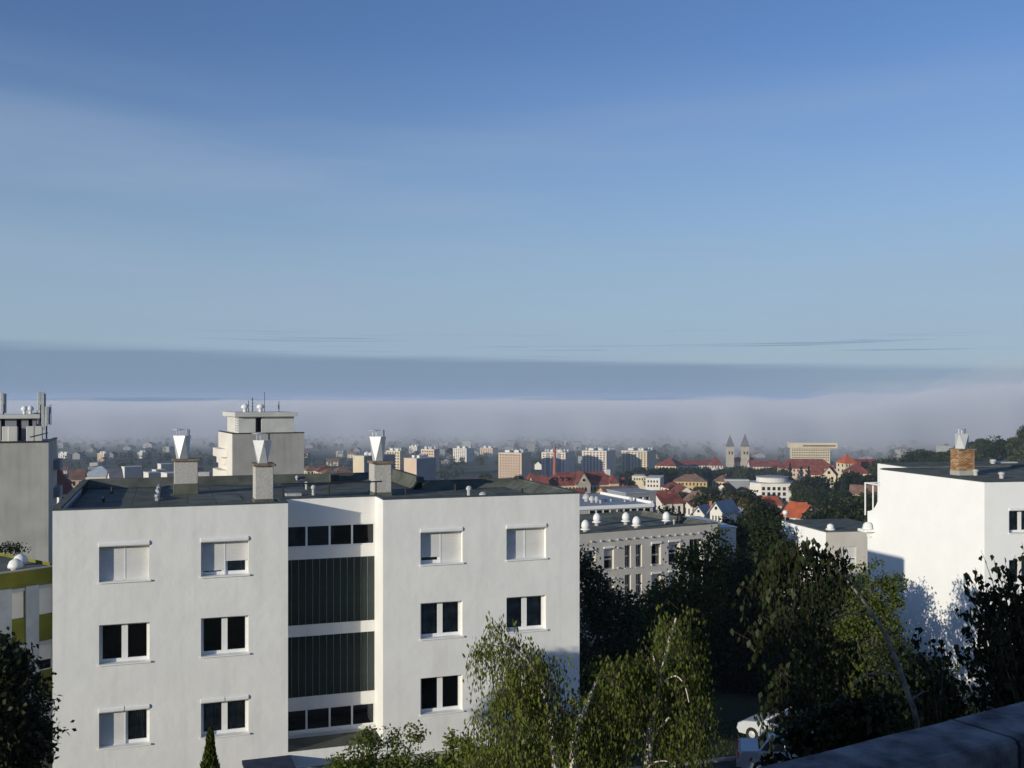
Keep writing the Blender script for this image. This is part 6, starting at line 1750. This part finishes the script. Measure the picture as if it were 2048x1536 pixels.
# wooded hill at the right: the nearest rows tree by tree
for k in range(26):
    px = rng.uniform(1750, 2090); D = rng.uniform(520, 900)
    far_tree(px, D, rng.choices(range(10), [3, 3, 3, 3, 4, 4, .5, 5, 5, 1])[0], rng.uniform(.85, 1.35), 'on the wooded hill behind the white block')
for k, px in enumerate((1772, 1788, 1803)):
    pass
belt(1742, 1840, 600, 921, 16, 'on the ridge where the wooded hill begins', (0, 1, 4, 5, 7, 8), jit=5)
belt(1820, 1940, 640, 903, 18, 'on the middle of the wooded ridge', (0, 1, 4, 5, 7, 8), jit=6)
belt(1925, 2080, 690, 885, 20, 'on the high end of the wooded ridge', (0, 1, 4, 5, 7, 8), jit=6)
def wood():
    """the rest of the hill's cover, reading as one mass"""
    rg = np.random.default_rng(8); V, Fc = [], []; off = 0
    n = 420; az = rg.uniform(20.5, 44, n); d = rg.uniform(480, 1500, n)
    for a, dd in zip(az, d):
        x, y = dd * math.sin(R(a)), dd * math.cos(R(a)); g = ground_z(x, y); h = rg.uniform(7, 12); w = rg.uniform(3, 5)
        m = 130; dr = unit(rg.normal(size=(m, 3))); p = np.array([x, y, g + h * .55]) + dr * np.array([w, w, h * .5]) * rg.uniform(.75, 1.1, (m, 1))
        v, f = leaves(p, rg.normal(size=(m, 3)), dr + rg.normal(size=(m, 3)) * .5, rg.uniform(1.1, 1.9, m), rg.uniform(.8, 1.4, m))
        V.append(v); Fc.append(f + off); off += len(v)
    o = link('woodland', np_mesh('woodland', np.vstack(V), np.vstack(Fc), M['leaf_town'])); tag(o, 'dense woodland covering the hill on the right', None, None, 'stuff')
wood()
def town_cover():
    """the far streets: hundreds of roofs and tree tops at a few pixels each, one mass"""
    rg = np.random.default_rng(18); rr = random.Random(5); mb = MB()
    for k in range(150):
        az = rr.uniform(-30, 24); d = rr.uniform(1150, 2600) if rr.random() < .8 else rr.uniform(760, 1150)
        if d < 1150 and az > -4: continue
        x, y = d * math.sin(R(az)), d * math.cos(R(az)); g = ground_z(x, y); w, l, h = rr.uniform(8, 16), rr.uniform(8, 24), rr.choice((4, 5, 7, 9, 14))
        if h == 14 and rr.random() < .5: h = 6
        c, s = math.cos(rr.random() * 3), math.sin(rr.random() * 3); i = len(mb.v); q = rr.choice((0, 1, 2, 0, 1))
        mb.box(x - w / 2, x + w / 2, y - l / 2, y + l / 2, g - 1, g + h, q)
        if h < 8:
            mb.poly([(x - w / 2, y - l / 2, g + h), (x + w / 2, y - l / 2, g + h), (x, y - l / 2, g + h + 3)], q)
            mb.quad((x - w / 2 - .3, y - l / 2, g + h), (x, y - l / 2, g + h + 3), (x, y + l / 2, g + h + 3), (x - w / 2 - .3, y + l / 2, g + h), 3 + (k % 2)); mb.quad((x, y - l / 2, g + h + 3), (x + w / 2 + .3, y - l / 2, g + h), (x + w / 2 + .3, y + l / 2, g + h), (x, y + l / 2, g + h + 3), 3 + (k % 2))
    tag(mb.build('far_streets', [M['far_wall'], M['concrete'], M['greypanel'], M['brownroof'], M['redroof']]), 'far streets of low roofs merging into the fog', None, None, 'stuff')
    V, Fc, off = [], [], 0
    for k in range(1000):
        az = rr.uniform(-30, 22); dd = rr.uniform(900, 2400)
        if az > -3 and dd < 1130: continue
        x, y = dd * math.sin(R(az)), dd * math.cos(R(az)); g = ground_z(x, y); h = rr.uniform(5, 11); w = rr.uniform(3, 6)
        m = 46; dr = unit(rg.normal(size=(m, 3))); p = np.array([x, y, g + h * .5]) + dr * np.array([w, w, h * .5]) * rg.uniform(.7, 1.1, (m, 1))
        v, f = leaves(p, rg.normal(size=(m, 3)), dr + rg.normal(size=(m, 3)) * .5, rg.uniform(1.8, 2.8, m), rg.uniform(1.3, 2.0, m)); V.append(v); Fc.append(f + off); off += len(v)
    o = link('far_greenery', np_mesh('far_greenery', np.vstack(V), np.vstack(Fc), M['leaf_town'])); tag(o, 'tree tops between the far streets below the fog', None, None, 'stuff')
town_cover()

# ---- fog bank lying in the valley
def fog(name, label, density, lift, start, top_k, col):
    azs = np.linspace(-62, 62, 150); rs = np.concatenate([np.linspace(0, 1, 26) ** 1.4 * 1600, np.linspace(1900, 7500, 24)])
    v, f = [], []; na, nr = len(azs), len(rs)
    def bump(x, y, s): return math.sin(x / s + 1.7 * math.sin(y / s * .7)) * math.cos(y / s * 1.1 + 1.3 * math.sin(x / s * .6))
    for a in azs:
        r0 = float(np.interp(a, [-62, -30, -15, -8, 0, 8, 12, 17, 24, 40], [1800, 1600, 1340, 1250, 1200, 1150, 1120, 1125, 1120, 1120])) + start + 60 * math.sin(a * .9) + 35 * math.sin(a * 2.3 + 1)
        for r in rs:
            d = r0 + r; x, y = d * math.sin(R(a)), d * math.cos(R(a))
            g = ground_z(x, y)
            H = float(np.interp(a, [-62, -15, 3, 10, 16, 22, 27, 45], [-12, -12, -9, -9, -10, 14, 30, 40])) * top_k + lift
            t = min(1, r / (1000.0 if a < 12 else 620.0)); t = t * t * (3 - 2 * t)
            z = g - 1 + (H - g) * t + t * (13 * bump(x, y, 290) + 8 * bump(x, y, 120) + 4 * bump(x + 50, y, 52)) * (1 if d < 5000 else .5) * (1.0 if a < 4 else min(2.0, 1 + (a - 4) * .08))
            v.append((x, y, max(z, g + .5)))
    n0 = len(v)
    for a in azs:
        r0 = float(np.interp(a, [-62, -30, -15, -8, 0, 8, 12, 17, 24, 40], [1800, 1600, 1340, 1250, 1200, 1150, 1120, 1125, 1120, 1120])) + start + 60 * math.sin(a * .9) + 35 * math.sin(a * 2.3 + 1)
        for r in rs:
            d = r0 + r; x, y = d * math.sin(R(a)), d * math.cos(R(a)); v.append((x, y, -100.0 + lift * .1))
    for i in range(na - 1):
        for j in range(nr - 1):
            a, b, c, d = i * nr + j, (i + 1) * nr + j, (i + 1) * nr + j + 1, i * nr + j + 1
            f.append((a, b, c, d)); f.append((n0 + d, n0 + c, n0 + b, n0 + a))
    ring = [i * nr for i in range(na)] + [(na - 1) * nr + j for j in range(1, nr)] + [i * nr + nr - 1 for i in range(na - 2, -1, -1)] + [j for j in range(nr - 2, 0, -1)]
    for k in range(len(ring)):
        a, b = ring[k], ring[(k + 1) % len(ring)]
        f.append((b, a, n0 + a, n0 + b))
    me = bpy.data.meshes.new(name); me.from_pydata(v, [], f); me.materials.append(vol_mat(name, density, col)); me.update()
    o = link(name, me); tag(o, label, None, None, 'stuff')
fog('fog_veil', 'thin outer veil of the valley fog', 1 / 800., 5, -30, 1, (0.97, 0.97, 1.0))
fog('fog_bank', 'thick fog bank filling the valley behind the town', 1 / 280., -4, 330, 1, (0.97, 0.97, 1.0))

# ------------------------------------------------------------------ air: one even haze round everything
def haze():
    mb = MB().box(-17500, 17500, -17500, 17500, -112, 48)
    o = mb.build('haze', vol_mat('haze_air', HAZE_D, (0.62, 0.76, 1.0)))
    tag(o, 'thin morning haze over the whole town', None, None, 'stuff')
HAZE_D = 0.00013
haze()
